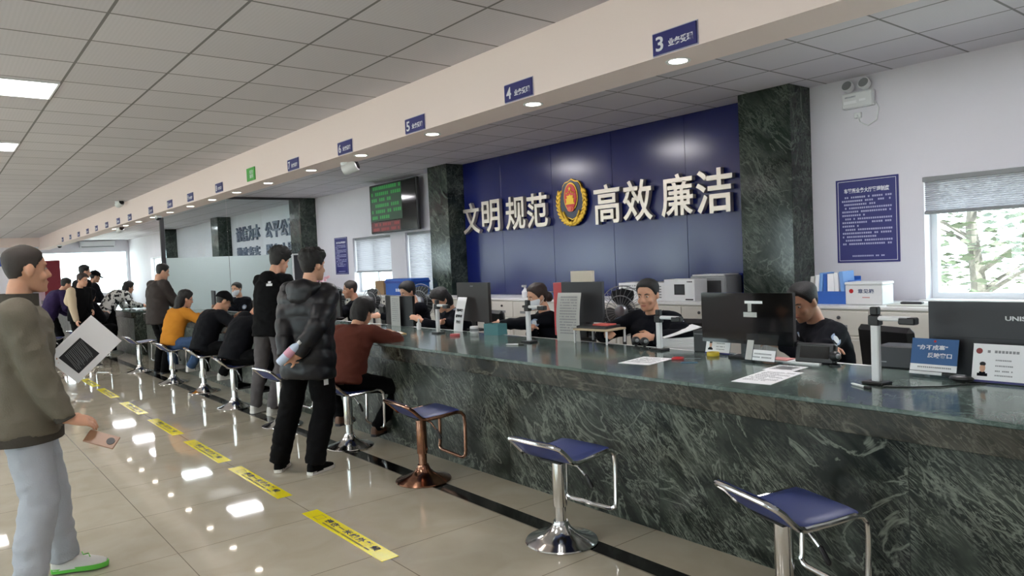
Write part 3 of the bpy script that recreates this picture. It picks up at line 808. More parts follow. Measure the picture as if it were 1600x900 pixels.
standing_sheet((4.03, 4.33, ZT), R(8), .03, .24, .39, 'long grey printed document hanging over a stand left of the central officer', None, 14, -.02, M_paper2)
standing_sheet((4.045, 7.14, ZT), 0, .003, .2, .33, 'printed strip stuck on the curved monitor behind the brown sweater', None, 12, .0, M_paper2)
standing_sheet((4.12, 9.2, ZT), 0, .02, .2, .38, 'printed strip beside the puffer jacket, on the far monitor', None, 10, 0, M_paper2)
tp = thing('document_stand', 'small beige riser stand holding papers left of the central officer', 'stand', (4.08, 4.05, ZT), R(5))
MB().box(-.1, .14, -.17, .17, .10, .115, .003).build('shelf', mat('beige_board', (196, 176, 146), .6), tp)
for sx in (-.09, .13):
    for sy in (-.16, .16): MB().box(sx - .006, sx + .006, sy - .006, sy + .006, 0, .10).build('leg', M_white, tp)
ps = thing('folder_stack', 'dark folders and red papers lying on the beige riser', 'folders', (4.1, 4.06, ZT + .115), R(8))
MB().box(-.09, .1, -.14, .15, 0, .02, .003).build('folder', M_dgrey, ps)
MB().box(-.05, .06, -.13, .02, .0202, .032, .002).build('red_papers', mat('pink_red_paper', (206, 92, 84), .7), ps)
rf = thing('red_folder', 'upright red folder behind the hanging grey document', 'folder', (4.32, 4.66, ZT), R(10))
MB().box(-.02, .02, -.12, .12, 0, .46, .004).build('cover', M_red, rf)
tp2 = thing('paper_block', 'pale paper note on top of the dark upright monitor', 'paper', (4.21, 4.33, ZT + .47), R(8))
MB().box(-.02, .02, -.11, .11, 0, .09, .003).build('pad', mat('cream_paper', (216, 206, 190), .8), tp2)

def card_stand(x, y, rz, w_, h_, label, kind):
    t = thing('desk_sign', label, 'desk sign', (x, y, ZT), rz)
    ln = .28                                       # leaning back
    up = V((math.sin(ln), 0, math.cos(ln)))
    F = frame((0, 0, .012), (0, -1, 0), up)
    MB().box(-w_ / 2 - .004, w_ / 2 + .004, 0, h_, -.006, 0, .001, F).build('acrylic_plate', M_acryl, t)
    MB().box(-.012, .09, -w_ / 2, w_ / 2, 0, .006, .002).build('acrylic_foot', M_acryl, t)
    P = F @ Matrix.Translation((0, 0, .001))
    if kind == 'id':
        MB().box(-w_ / 2, w_ / 2, 0, h_, -.0005, .001, 0, F).build('card', M_paper, t)
        MB().box(-w_ * .40, -w_ * .2, h_ * .12, h_ * .2, .001, .0016, 0, F).box(-w_ * .36, -w_ * .24, h_ * .2, h_ * .24, .001, .0016, 0, F).build('photo_collar', M_police, t)
        MB().ell((-w_ * .3, h_ * .34, .0012), (w_ * .055, h_ * .13, .001), 14, 6, F).build('photo_face', M_skin, t)
        MB().ell((-w_ * .3, h_ * .45, .0012), (w_ * .06, h_ * .06, .0012), 14, 6, F).build('photo_hair', M_ink, t)
        MB().ell((-w_ * .38, h_ * .8, .0012), (h_ * .08, h_ * .08, .0008), 14, 6, F).build('photo_badge', mat('maroon_badge', (140, 60, 60), .6), t)
        lb = MB()
        lines_bars(lb, P, -w_ * .26, w_ * .42, h_ * .76, h_ * .3, 1, h_ * .07, random.Random(2))
        for q in (.55, .4, .26, .14):
            lines_bars(lb, P, -w_ * .08, w_ * .28, h_ * q, 1, 1, h_ * .035, random.Random(int(q * 100)))
        lb.build('print', mat('grey_print', (150, 150, 154), .8), t)
        MB().box(-w_ / 2, w_ / 2, -.008, .002, -.004, .004, 0, F).build('dark_slot', M_navy, t)
    elif kind == 'blue':
        MB().box(-w_ / 2, w_ / 2, h_ * .30, h_, -.0005, .001, 0, F).build('card', mat('steel_blue_card', (44, 92, 146), .5), t)
        MB().box(-w_ / 2, w_ / 2, h_ * .12, h_ * .30, -.0005, .001, 0, F).build('white_card_band', M_paper, t)
        text('lettering', '“办不成事”', .03, M_sw, t, F @ Matrix.Translation((-.01, h_ * .76, .0016)), .0004, .0008, width=w_ * .66, height=h_ * .14)
        text('lettering', '反映窗口', .03, M_sw, t, F @ Matrix.Translation((w_ * .12, h_ * .55, .0016)), .0004, .0008, width=w_ * .52, height=h_ * .14)
        MB().ell((-w_ * .0, h_ * .93, .0012), (h_ * .035, h_ * .035, .001), 12, 5, F).build('small_badge', M_red, t)
        lines_bars(MB(), P, -w_ * .38, w_ * .4, h_ * .2, 1, 1, h_ * .04, random.Random(6)).build('print', mat('grey_print', (150, 150, 154), .8), t)
        MB().box(-w_ / 2, w_ * .2, .004, h_ * .1, .0, .004, 0, F).build('white_tape', M_white, t)
    else:
        MB().box(-w_ / 2 + .06, w_ / 2, .005, h_ * .42, -.0005, .001, 0, F).build('card', M_paper, t)
        MB().box(-w_ / 2 + .01, -w_ / 2 + .055, .005, h_ * .75, -.0005, .001, 0, F).build('strip', M_paper2, t)
        lines_bars(MB(), P, -w_ * .2, w_ * .4, h_ * .25, h_ * .12, 2, h_ * .05, random.Random(8)).build('print', mat('grey_print', (150, 150, 154), .8), t)
    return t
card_stand(3.865, 1.53, R(0), .215, .185, 'blue desk sign with white writing beside the right document camera', 'blue')
card_stand(3.86, 1.245, R(2), .215, .175, 'white identity card stand with a portrait, in front of the lettered monitor', 'id')
card_stand(4.0, 2.89, R(4), .175, .15, 'small cream identity card stand left of the glossy monitor', 'id')
card_stand(3.82, 2.47, R(-2), .21, .165, 'clear acrylic stand with a half height white card', 'acr')
# loose sheets and small things
pa = paper_on((3.535, 3.09, ZT + .0005), 'white sheet lying on the counter in front of the central officer', .22, .31, (0, 0, R(-80)))
pb = paper_on((3.44, 2.17, ZT + .0005), 'white sheet lying flat near the counter edge, left of the right document camera', .21, .42, (0, 0, R(-82)))
pc = paper_on((3.74, 2.25, ZT + .0005), 'printed sheet with a grey photo behind the flat white sheet', .17, .2, (0, 0, R(-86)))
MB().box(-.05, .05, -.04, .06, .0013, .0018).build('grey_photo', M_grey, pc)
pd = paper_on((3.62, 6.95, ZT + .0005), 'white page in front of the woman in the brown sweater', .22, .3, (0, 0, R(-75)))
fol = thing('open_folder', 'tan folder on the counter by the brown sleeve', 'folder', (3.5, 6.35, ZT), R(-15))
MB().box(-.16, .16, -.12, .12, 0, .008, .002).build('cover', mat('tan_folder', (176, 146, 90), .7), fol)
MB().box(-.14, .13, -.1, .11, .0082, .012).build('pages', M_paper, fol)
def pen(x, y, rz, label):
    t = thing('pen', label, 'pen', (x, y, ZT + .006), R(rz))
    MB().tube([(-.07, 0, 0), (-.03, 0, 0), (.06, 0, 0), (.072, 0, 0)], [.0055, .006, .006, .003], 10).build('barrel', M_white, t)
    MB().tube([(-.075, 0, 0), (-.03, 0, 0)], .0065, 10).build('cap', M_black, t)
pen(3.62, 4.52, 125, 'black capped pen lying at the foot of the middle document camera')
pen(3.44, 1.68, 60, 'white pen lying at the foot of the right document camera')
wire = thing('usb_cable', 'black cord lying between the right document camera and the blue sign', 'cord', (3.52, 1.5, ZT))
MB().tube([(-.02, .1, .004), (.03, 0, .004), (.12, -.1, .004), (.22, -.14, .004), (.3, -.22, .004)], .0035, 8).build('cord', M_black, wire)
mo = thing('computer_mouse', 'black mouse between the blue sign and the portrait card', 'mouse', (3.83, 1.385, ZT), R(90))
MB().ell((0, 0, .017), (.055, .032, .017), 18, 10).build('shell', M_black, mo); MB().box(-.02, .02, -.008, .008, .031, .035, .002).build('wheel', M_grey, mo)
def scissors():
    t = thing('scissors', 'red handled scissors lying on the counter', 'scissors', (3.72, 2.93, ZT + .004), R(-58))
    for s in (-1, 1):
        MB().prism([(0, 0), (.09, s * .003), (.1, s * .0), (.0, -s * .012)], 0, .003).build('blade', M_metal, t)
        ring = [(-.045 + .032 * math.cos(q), s * .02 + .016 * math.sin(q), .003) for q in (2 * PI * i / 14 for i in range(14))]
        MB().tube(ring, .006, 8, closed=True).build('handle', M_red, t)
scissors()
tp = thing('tape_roll', 'yellow roll of tape beside the scissors', 'tape', (3.95, 2.885, ZT))
MB().lathe([(.022, 0), (.038, 0), (.04, .004), (.04, .02), (.038, .024), (.022, .024), (.022, 0)], 28).build('roll', mat('yellow_tape_roll', (222, 194, 60), .4), tp)
bc = thing('blue_card', 'thin blue card lying in front of the scissors', 'card', (3.62, 2.82, ZT), R(-55))
MB().box(-.05, .05, -.014, .014, 0, .004, .001).build('card', mat('teal_blue_card', (40, 96, 128), .4), bc)
tl = thing('teal_box', 'translucent teal tray left of the masked woman officer', 'tray', (4.05, 5.33, ZT), R(8))
MB().box(-.06, .06, -.09, .09, 0, .006).box(-.06, -.055, -.09, .09, .006, .1).box(.055, .06, -.09, .09, .006, .1).box(-.055, .055, -.09, -.085, .006, .1).box(-.055, .055, .085, .09, .006, .1).build('tray', mat('teal_plastic', (96, 150, 154), .3), tl)
rp = thing('ink_pad', 'small pink red ink pad on the counter by the white slip', 'ink pad', (3.77, 5.58, ZT))
MB().lathe([(.0, 0), (.045, 0), (.048, .008), (.045, .02), (.0, .022)], 24).build('case', mat('pink_red_plastic', (206, 96, 100), .4), rp)
bt = thing('small_bottle', 'small clear bottle on the counter left of a document camera', 'bottle', (3.95, 6.5, ZT))
MB().lathe([(.0, 0), (.022, 0), (.024, .01), (.024, .06), (.01, .08), (.0, .08)], 20).build('bottle', M_white, bt); MB().lathe([(.0, .08), (.011, .08), (.008, .11), (.0, .112)], 16).build('cap', M_white, bt)
cp = thing('tape_dispenser', 'white round tin behind the white slip', 'tin', (4.02, 5.62, ZT))
MB().lathe([(.0, 0), (.04, 0), (.042, .006), (.042, .06), (.038, .066), (.0, .066)], 24).build('tin', M_white, cp); MB().lathe([(.041, .02), (.0425, .021), (.0425, .045), (.041, .046)], 24).build('band', M_grey, cp)
def webcam(x, y, label):
    t = thing('webcam', label, 'webcam', (x, y, ZT), R(20))
    MB().lathe([(.0, 0), (.03, 0), (.03, .008), (.01, .016), (.01, .03), (.0, .03)], 18).build('foot', M_black, t)
    MB().ell((0, 0, .055), (.032, .032, .03), 16, 10).build('body', M_black, t)
    MB().ell((-.022, -.018, .058), (.014, .014, .014), 12, 8).build('lens', M_grey, t)
webcam(3.98, 3.57, 'small black webcam in front of the central officer, left one')
webcam(3.97, 3.48, 'small black webcam in front of the central officer, right one')
webcam(3.97, 2.08, 'round black device with white cable in front of the right officer')
bb = thing('card_reader', 'dark box device behind the cream identity card', 'device', (4.1, 3.06, ZT), R(5))
MB().box(-.05, .05, -.055, .055, 0, .145, .005).build('case', M_black, bb); MB().box(-.052, -.05, -.04, .05, .12, .124).build('slot', M_grey, bb)
pcx = thing('small_computer', 'dark box device behind the blue desk sign', 'device', (4.12, 1.79, ZT), R(3))
MB().box(-.06, .1, -.14, .1, 0, .12, .006).build('case', M_dgrey, pcx); MB().box(-.062, -.06, .05, .09, .03, .036).build('slot', M_grey, pcx)
MB().tube([(.02, -.15, .11), (.02, -.16, .16), (.06, -.18, .15), (.08, -.2, .02)], .006, 8).build('cable', M_grey, pcx)
kb = thing('keypad', 'black keypad stand below the glossy monitor, by the right officer', 'keypad', (3.98, 2.22, ZT), R(5))
MB().box(-.02, .03, -.13, .1, 0, .12, .01, Matrix.Rotation(R(12), 4, 'Y')).build('case', M_black, kb)
MB().box(-.021, -.0201, -.10, .07, .03, .1, 0, Matrix.Rotation(R(12), 4, 'Y')).build('panel', M_gloss_black, kb)
stk = thing('paper_stack', 'loose stack of white forms beside the central officer', 'papers', (4.32, 3.42, ZT - .002), R(30))
for i in range(6): MB().box(-.12, .12, -.16, .16, .02 * i * .5, .02 * i * .5 + .008, 0, Matrix.Rotation(R(4 * i - 8), 4, 'Z')).build('sheet', M_paper, stk)
MB().box(-.13, .13, -.17, .17, -.05, -.001).build('tray', M_cab_top, stk)
MB().box(-.11, .11, -.14, .14, .05, .056, 0, Matrix.Rotation(R(25), 4, 'Z') @ Matrix.Rotation(R(-14), 4, 'X') @ Matrix.Translation((0, 0, .05))).build('curled_sheet', M_paper, stk)
fs = thing('form_tray', 'white and pink forms at the foot of the clear acrylic stand', 'papers', (3.99, 2.36, ZT), R(3))
MB().box(-.06, .06, -.2, .1, 0, .008).build('forms', M_paper, fs); MB().box(-.05, .05, .0, .12, .0082, .014).build('pink_form', mat('pink_paper', (216, 150, 146), .8), fs)

# ================================================================== BACK CABINETS
def cabinet(y0, y1, label, xb=.34):
    t = thing('storage_cabinet', label, 'cabinet', (6.24, (y0 + y1) / 2, 0), 0, 'off white cabinets along the back wall')
    w_ = (y1 - y0) / 2 - .002
    MB().box(-.33, xb, -w_, w_, 0.06, 1.015).box(-.31, xb - .02, -w_ + .02, w_ - .02, 0, .06).build('body', M_cab, t)
    MB().box(-.345, xb + .003, -w_, w_, 1.015, 1.04, .004).build('top', M_cab_top, t)
    for s in (-1, 1):
        a, b_ = (-w_ + .01, -.004) if s < 0 else (.004, w_ - .01)
        d_ = MB().box(-.345, -.33, a, b_, .80, 1.0, .004).build('drawer', M_cab, t)
        m_ = (a + b_) / 2
        MB().box(-.349, -.345, m_ - .07, m_ + .07, .855, .885).build('label_holder', M_grey, d_)
        MB().ell((-.352, m_, .945), (.014, .016, .016), 12, 8).build('knob', M_dgrey, d_)
        r = MB().box(-.345, -.33, a, b_, .08, .79, .004).build('door', M_cab, t)
        MB().ell((-.352, m_ + .1 * s, .72), (.012, .014, .014), 12, 8).build('knob', M_metal, r)
        MB().box(-.348, -.345, a + .03, b_ - .03, .10, .105).box(-.348, -.345, a + .03, b_ - .03, .76, .765).box(-.348, -.345, a + .03, a + .035, .105, .76).box(-.348, -.345, b_ - .035, b_ - .03, .105, .76).build('door_bead', M_cab_top, r)
cabs = [(2.3, 3.3, 'off white cabinet right of the right officer, ending at the window'), (3.3, 4.22, 'off white cabinet in front of the large marble pillar'),
        (4.22, 5.12, 'off white cabinet under the printer boxes'), (5.12, 6.02, 'off white cabinet behind the hanging grey document'),
        (6.02, 6.92, 'off white cabinet behind the masked woman officer'), (6.92, 7.82, 'off white cabinet between the masked woman and the slip monitor'),
        (7.82, 8.72, 'off white cabinet behind the monitor with the white slip'), (8.72, 9.62, 'off white cabinet in front of the far marble pillar'),
        (9.62, 10.52, 'off white cabinet under the blue crate, right half'), (10.52, 11.42, 'off white cabinet under the blue crate, left half'),
        (11.42, 12.32, 'off white cabinet behind the curved monitor'), (12.32, 13.22, 'off white cabinet under the far left window'), (13.22, 14.12, 'off white cabinet under the narrow poster')]
for c_ in cabs: cabinet(*c_, *((.05,) if 'marble pillar' in c_[2] or 'right half' in c_[2] else ()))
CT = 1.0405
def file_rack():
    t = thing('file_rack', 'blue magazine file rack with pale folders on the cabinet', 'file rack', (6.2, 3.25, CT), R(4))
    MB().box(-.13, .13, -.19, .19, 0, .006).box(-.13, -.124, -.19, .19, .006, .11).box(.124, .13, -.19, .19, .006, .23).box(-.124, .124, .184, .19, .006, .16).box(-.124, .124, -.19, -.184, .006, .2).build('rack', M_bluebox, t)
    for i, (y, mt, h_) in enumerate(((.15, M_paper2, .24), (.10, M_paper, .25), (.06, M_lightblue, .27), (.02, M_bluebox, .26), (-.02, M_paper, .26), (-.05, M_paper, .26), (-.09, M_paper, .27), (-.14, M_lightblue, .28))):
        MB().box(-.12, .11, y - .016, y + .016, .007, h_, .003, Matrix.Translation((0, y, 0)) @ Matrix.Rotation(R(6 - i * 1.4), 4, 'X') @ Matrix.Translation((0, -y, 0))).build('folder', mt, t)
file_rack()
sb = thing('suggestion_box', 'white box with small dark lettering beside the blue file rack', 'box', (6.15, 2.915, CT), R(2))
MB().box(-.1, .12, -.15, .15, 0, .165, .006).build('body', M_white, sb); MB().box(-.105, .125, -.155, .155, .165, .19, .006).build('lid', M_white, sb)
text('lettering', '意见箱', .05, mat('slate_print', (70, 84, 120), .6), sb, frame((-.1008, -.02, .115), (0, -1, 0), (0, 0, 1)), .0006, .0008, width=.13, height=.036)
MB().lathe([(.012, 0), (.018, 0), (.018, .001), (.012, .001)], 18, (0, 0, 0), frame((-.1, .1, .115), (0, -1, 0), (0, 0, 1))).box(-.03, .03, -.055, -.05, 0, .0006, 0, frame((-.1, -.02, .115), (0, -1, 0), (0, 0, 1))).build('small_badge', M_red, sb)
tr = thing('paper_pile', 'flat papers and a dark stapler on the cabinet top by the window', 'papers', (6.1, 2.53, CT), R(5))
MB().box(-.12, .12, -.17, .17, 0, .012).build('sheets', M_paper2, tr); MB().box(-.03, .03, -.06, .1, .0122, .03, .006).build('stapler', M_dgrey, tr)
def carton(loc, rz, dx, dy, dz, label, printed):
    t = thing('printer_carton', label, 'box', loc, R(rz))
    MB().box(-dx, dx, -dy, dy, 0, dz, .004).build('carton', M_white, t)
    F = frame((-dx - .0005, 0, 0), (0, -1, 0), (0, 0, 1))
    if printed:
        MB().box(-.06, .07, dz * .3, dz * .78, 0, .0006, 0, F).build('picture', M_black, t)
        mb = MB().box(-.045, .055, dz * .38, dz * .7, .0006, .0012, 0, F); mb.build('picture_highlight', M_dgrey, t)
        lines_bars(MB(), F, dy * .5, dy * .9, dz * .86, 1, 1, .014, random.Random(1)).box(dy * .4, dy * .9, dz * .06, dz * .12, 0, .0006, 0, F).build('print', M_ink, t)
    else:
        mb = MB()
        for q in range(5): mb.box(dy * .62, dy * .85, dz * (.15 + .15 * q), dz * (.22 + .15 * q), 0, .0006, 0, F)
        lines_bars(mb, F, -dy * .9, -dy * .2, dz * .8, .03, 3, .012, random.Random(3))
        mb.build('print', M_grey, t)
    return t
carton((6.2, 5.34, CT), 0, .13, .33, .19, 'long white carton on the cabinet behind the central officer', False)
carton((6.13, 4.79, CT), 2, .11, .19, .225, 'white carton with a black product picture on the cabinet', True)
pr = thing('printer', 'grey and black printer right behind the printed carton', 'printer', (6.36, 4.62, CT), R(3))
MB().box(-.11, .2, -.22, .2, 0, .25, .012).build('body', M_grey, pr); MB().box(-.112, -.11, -.17, .0, .06, .2).build('front_panel', M_black, pr)
MB().box(-.1, .18, -.2, .18, .25, .262, .004).build('lid', M_cab_top, pr)
bx = thing('storage_crate', 'bright blue crate with white lettering on the cabinet below the blinds', 'crate', (6.2, 10.55, CT), 0)
MB().box(-.15, .2, -.42, .42, 0, .27, .01).build('crate', M_bluebox, bx)
MB().box(-.16, .21, -.43, .43, .2, .235, .006).build('rim', mat('bright_blue_sign', (34, 66, 150), .5), bx)
lines_bars(MB(), frame((-.151, 0, .09), (0, -1, 0), (0, 0, 1)), -.1, .3, -.03, 1, 1, .05, random.Random(1)).build('lettering', M_sw, bx)
cb = thing('cardboard_box', 'small brown cardboard box left of the blue crate', 'box', (6.2, 11.25, CT), R(5))
MB().box(-.12, .12, -.13, .13, 0, .24, .003).build('carton', M_card, cb); MB().box(-.121, .121, -.03, .03, .2405, .2415).build('tape', M_white, cb)
fl = thing('flower_bunch', 'pink and white artificial flowers on the cabinet by the puffer jacket', 'flowers', (6.1, 13.6, CT))
MB().lathe([(.0, 0), (.06, 0), (.08, .14), (.07, .14), (.0, .1)], 20).build('vase', M_white, fl)
ff = MB(); rg = random.Random(2)
for i in range(26): ff.ell((rg.uniform(-.14, .14), rg.uniform(-.16, .16), rg.uniform(.16, .34)), (.03, .03, .03), 7, 5)
ff.build('blossoms', mat('pink_blossom', (226, 176, 186), .7), fl)
bts = thing('spray_bottle', 'white spray bottle on the cabinet left of the masked woman officer', 'bottle', (6.1, 7.35, CT))
MB().lathe([(.0, 0), (.04, 0), (.045, .02), (.045, .08), (.015, .12), (.015, .14), (.0, .14)], 20).build('bottle', M_white, bts); MB().box(-.05, .02, -.012, .012, .14, .165, .004).build('nozzle', M_white, bts)
gb = thing('glass_box', 'small clear box on the cabinet beside the spray bottle', 'box', (6.1, 6.95, CT))
MB().box(-.05, .05, -.1, .1, 0, .07, .004).build('case', M_lightblue, gb); MB().box(-.052, .052, -.102, .102, .07, .08, .003).build('lid', M_white, gb)

# desk fans
def fan(x, y, z, rz, label, r=.2):
    t = thing('desk_fan', label, 'fan', (x, y, 0), R(rz))
    MB().lathe([(.0, 0), (.16, 0), (.165, .01), (.14, .025), (.05, .04), (.02, .06), (.018, z - .05), (.0, z - .05)], 28).build('stand', M_dgrey, t)
    Mx = Matrix.Translation((0, 0, z)) @ Matrix.Rotation(R(-90), 4, 'Y')       # fan axis to -x
    MB().lathe([(.0, -.12), (.05, -.11), (.065, -.06), (.06, -.01), (.0, 0)], 24, (0, 0, 0), Mx).build('motor', M_dgrey, t)
    mb = MB()
    for i in range(26):
        q = 2 * PI * i / 26
        mb.tube([(r * .25 * math.cos(q), r * .25 * math.sin(q), .075), (r * .7 * math.cos(q), r * .7 * math.sin(q), .065), (r * math.cos(q), r * math.sin(q), .02), (r * .8 * math.cos(q), r * .8 * math.sin(q), -.03), (r * .25 * math.cos(q), r * .25 * math.sin(q), -.04)], .002, 5, True, False, Mx)
    for rr, zz in ((r, .02), (r * .62, .068)):
        mb.tube([(rr * math.cos(2 * PI * i / 36), rr * math.sin(2 * PI * i / 36), zz) for i in range(36)], .005, 6, True, True, Mx)
    mb.build('guard', M_grey, t)
    bl = MB()
    for k in range(3):
        rings = []
        for s in range(7):
            u = s / 6; rr = r * (.2 + .7 * u); wd = .5 + .25 * math.sin(PI * u)
            rings.append([V((rr * math.cos(q), rr * math.sin(q), zz)) for q, zz in ((2 * PI * k / 3 - wd, -.012), (2 * PI * k / 3, .005), (2 * PI * k / 3 + wd, .03), (2 * PI * k / 3, .009))])
        bl.loft(rings, False, True, Mx)
    bl.build('blades', mat('dark_smoky_blade', (34, 36, 40), .3), t)
    MB().lathe([(.0, .03), (r * .25, .03), (r * .26, .07), (r * .2, .082), (.0, .086)], 24, (0, 0, 0), Mx).build('hub_cap', M_metal, t)
fan(5.0, 4.62, 1.03, 20, 'dark desk fan left behind the central officer', .23)
fan(5.05, 8.2, 1.06, 20, 'dark desk fan right of the curved monitor', .22)
fan(5.35, 10.1, 1.02, 15, 'pale edged desk fan behind the brown haired officer', .2)
fan(5.3, 11.2, 1.02, 15, 'pale edged desk fan between the puffer jacket and the brown haired officer', .2)

# office chairs behind the counter
def office_chair(x, y, rz, label):
    t = thing('office_chair', label, 'chair', (x, y, 0), R(rz), 'office chairs behind the counter')
    MB().box(-.24, .24, -.23, .25, .39, .465, .03).build('seat', M_black, t)
    MB().box(-.23, .23, -.30, -.235, .56, 1.0, .03, Matrix.Translation((0, -.27, .5)) @ Matrix.Rotation(R(-7), 4, 'X') @ Matrix.Translation((0, .27, -.5))).build('backrest', M_black, t)
    MB().tube([(0, -.1, .42), (0, -.26, .44), (0, -.29, .6)], .02, 8).build('back_support', M_dgrey, t)
    MB().lathe([(.0, .08), (.03, .08), (.03, .42), (.0, .42)], 16).build('column', M_dgrey, t)
    for k in range(5):
        q = 2 * PI * k / 5 + .3
        l = MB().tube([(0, 0, .1), (.26 * math.cos(q), .26 * math.sin(q), .07)], [.025, .015], 8).build('leg', M_dgrey, t)
        MB().ell((.26 * math.cos(q), .26 * math.sin(q), .028), (.028, .028, .028), 10, 8).build('caster', M_black, l)

# ================================================================== OUTSIDE THE WINDOW
M_leaf = mat('pale_green_leaves', (66, 74, 54), .6); M_bark = mat('grey_bark', (92, 86, 80), .9, vary=.3)
struct(MB().box(-30, 40, -30, 60, -.3, -.12), 'ground', mat('pale_concrete_ground', (190, 188, 182), .8))
def tree(x, y, h_, seed, label):
    rg = random.Random(seed); t = thing('tree', label, 'tree', (x, y, -.12), 0, 'trees outside the right window')
    tr_ = MB().tube([(0, 0, 0), (.05, .03, h_ * .3), (.0, .1, h_ * .55), (.1, .05, h_ * .8)], [.13, .1, .07, .03], 10)
    for i in range(9):
        q = rg.uniform(0, 6.28); z = rg.uniform(.25, .7) * h_; L = rg.uniform(.6, 1.15)
        tr_.tube([(0, 0, z), (L * .5 * math.cos(q), L * .5 * math.sin(q), z + L * .35), (L * math.cos(q), L * math.sin(q), z + L * .6)], [.04, .025, .01], 6)
    tr_.build('trunk', M_bark, t)
    lf = MB()
    for i in range(900):
        q = rg.uniform(0, 6.28); rr = 1.25 * math.sqrt(rg.random()); z = h_ * rg.uniform(.28, 1.05); s = rg.uniform(.06, .13)
        Mx = Matrix.Translation((rr * math.cos(q), rr * math.sin(q), z)) @ Matrix.Rotation(rg.uniform(0, 6), 4, 'Z') @ Matrix.Rotation(rg.uniform(-1, 1), 4, 'X')
        lf._add([(-s, 0, 0), (0, -s * .45, .01), (s, 0, 0), (0, s * .45, .01)], [(0, 1, 2, 3)], Mx)
    lf.build('foliage', M_leaf, t)
tree(11.5, 3.9, 3.4, 1, 'sunlit leafy tree seen at the left of the right window')
tree(14.2, 3.0, 3.6, 3, 'sunlit leafy tree seen in the middle of the right window')
tree(12.6, .9, 3.2, 5, 'sunlit leafy tree seen at the right edge of the right window')

# ================================================================== PEOPLE
def remesh(mb, name, mt, voxel, smooth=3, parent=None, fac=.5):
    me = mb.data(name + '_src', None)
    o = bpy.data.objects.new('src', me); COL.objects.link(o)
    md = o.modifiers.new('r', 'REMESH'); md.mode = 'VOXEL'; md.voxel_size = voxel
    if smooth:
        sm = o.modifiers.new('s', 'SMOOTH'); sm.factor = fac; sm.iterations = smooth
    bpy.context.view_layer.update()
    out = bpy.data.meshes.new_from_object(o.evaluated_get(bpy.context.evaluated_depsgraph_get()))
    bpy.data.objects.remove(o); bpy.data.meshes.remove(me)
    out.name = name; out.materials.clear(); out.materials.append(mt)
    for p in out.polygons: p.use_smooth = True
    r = bpy.data.objects.new(name, out); COL.objects.link(r)
    if parent: r.parent = parent
    return r
def ruffle(o, fn):
    me = o.data; ns = [v.normal.copy() for v in me.vertices]
    for v, n in zip(me.vertices, ns): v.co += n * fn(v.co)
    me.update()
def folds(amp, sc, seed=0, stretch=(1, 1, 1)):
    off = V((seed * 3.1, seed * 1.7, seed))
    def f(p):
        q = V((p.x * sc * stretch[0], p.y * sc * stretch[1], p.z * sc * stretch[2])) + off
        n = noise.noise(q); n2 = noise.noise(q * 2.3)
        return amp * ((1 - abs(n) * 2.2) * .7 + n2 * .5)
    return f
def ik(a, t, l1, l2, pole):
    d = t - a; L = d.length
    if L > (l1 + l2) * .998: t = a + d * ((l1 + l2) * .998 / L); d = t - a; L = d.length
    L = max(L, abs(l1 - l2) + .02)
    u = d.normalized(); c = (l1 * l1 + L * L - l2 * l2) / (2 * L); h = math.sqrt(max(l1 * l1 - c * c, 0))
    p = V(pole); p = p - u * p.dot(u)
    p = p.normalized() if p.length > 1e-6 else u.orthogonal().normalized()
    return a + u * c + p * h, t
HR = [(.000, .024, .072, .030), (.010, .038, .083, .0), (.026, .048, .088, -.03), (.046, .055, .087, -.052), (.070, .0615, .083, -.072), (.095, .067, .081, -.087),
      (.120, .0715, .079, -.096), (.145, .0745, .081, -.101), (.168, .0745, .077, -.100), (.190, .069, .063, -.090), (.207, .056, .042, -.070), (.219, .036, .016, -.044), (.2255, .014, -.008, -.022)]
def ring_at(z):
    z = max(HR[0][0], min(HR[-1][0], z))
    for a, b in zip(HR, HR[1:]):
        if z <= b[0]:
            u = (z - a[0]) / (b[0] - a[0]); return [a[i] + (b[i] - a[i]) * u for i in (1, 2, 3)]
    return list(HR[-1][1:])
def head_pt(th, z, off=0.0):
    w_, yf, yb = ring_at(z); cy = (yf + yb) / 2; hd = (yf - yb) / 2
    p = V((w_ * math.sin(th), cy + hd * math.cos(th), z))
    if off:
        n = V((math.sin(th) / max(w_, .02), math.cos(th) / max(hd, .02), 0)).normalized()
        k = max(0, min(1, (z - .15) / .075)); n = (n * (1 - k * .8) + V((0, 0, 1)) * k).normalized()
        p += n * off
    return p
def sstep(a, b, x):
    u = max(0, min(1, (x - a) / (b - a))); return u * u * (3 - 2 * u)
def hairline(a, low, temple):
    pts = [(0, .188), (.5, .186), (.85, .168 - temple), (1.1, .14), (1.35, .105), (1.55, .10), (1.8, .125), (2.1, .075), (2.5, low + .012), (PI, low)]
    for p, q in zip(pts, pts[1:]):
        if a <= q[0]:
            u = (a - p[0]) / (q[0] - p[0]); return p[1] + (q[1] - p[1]) * u
    return low
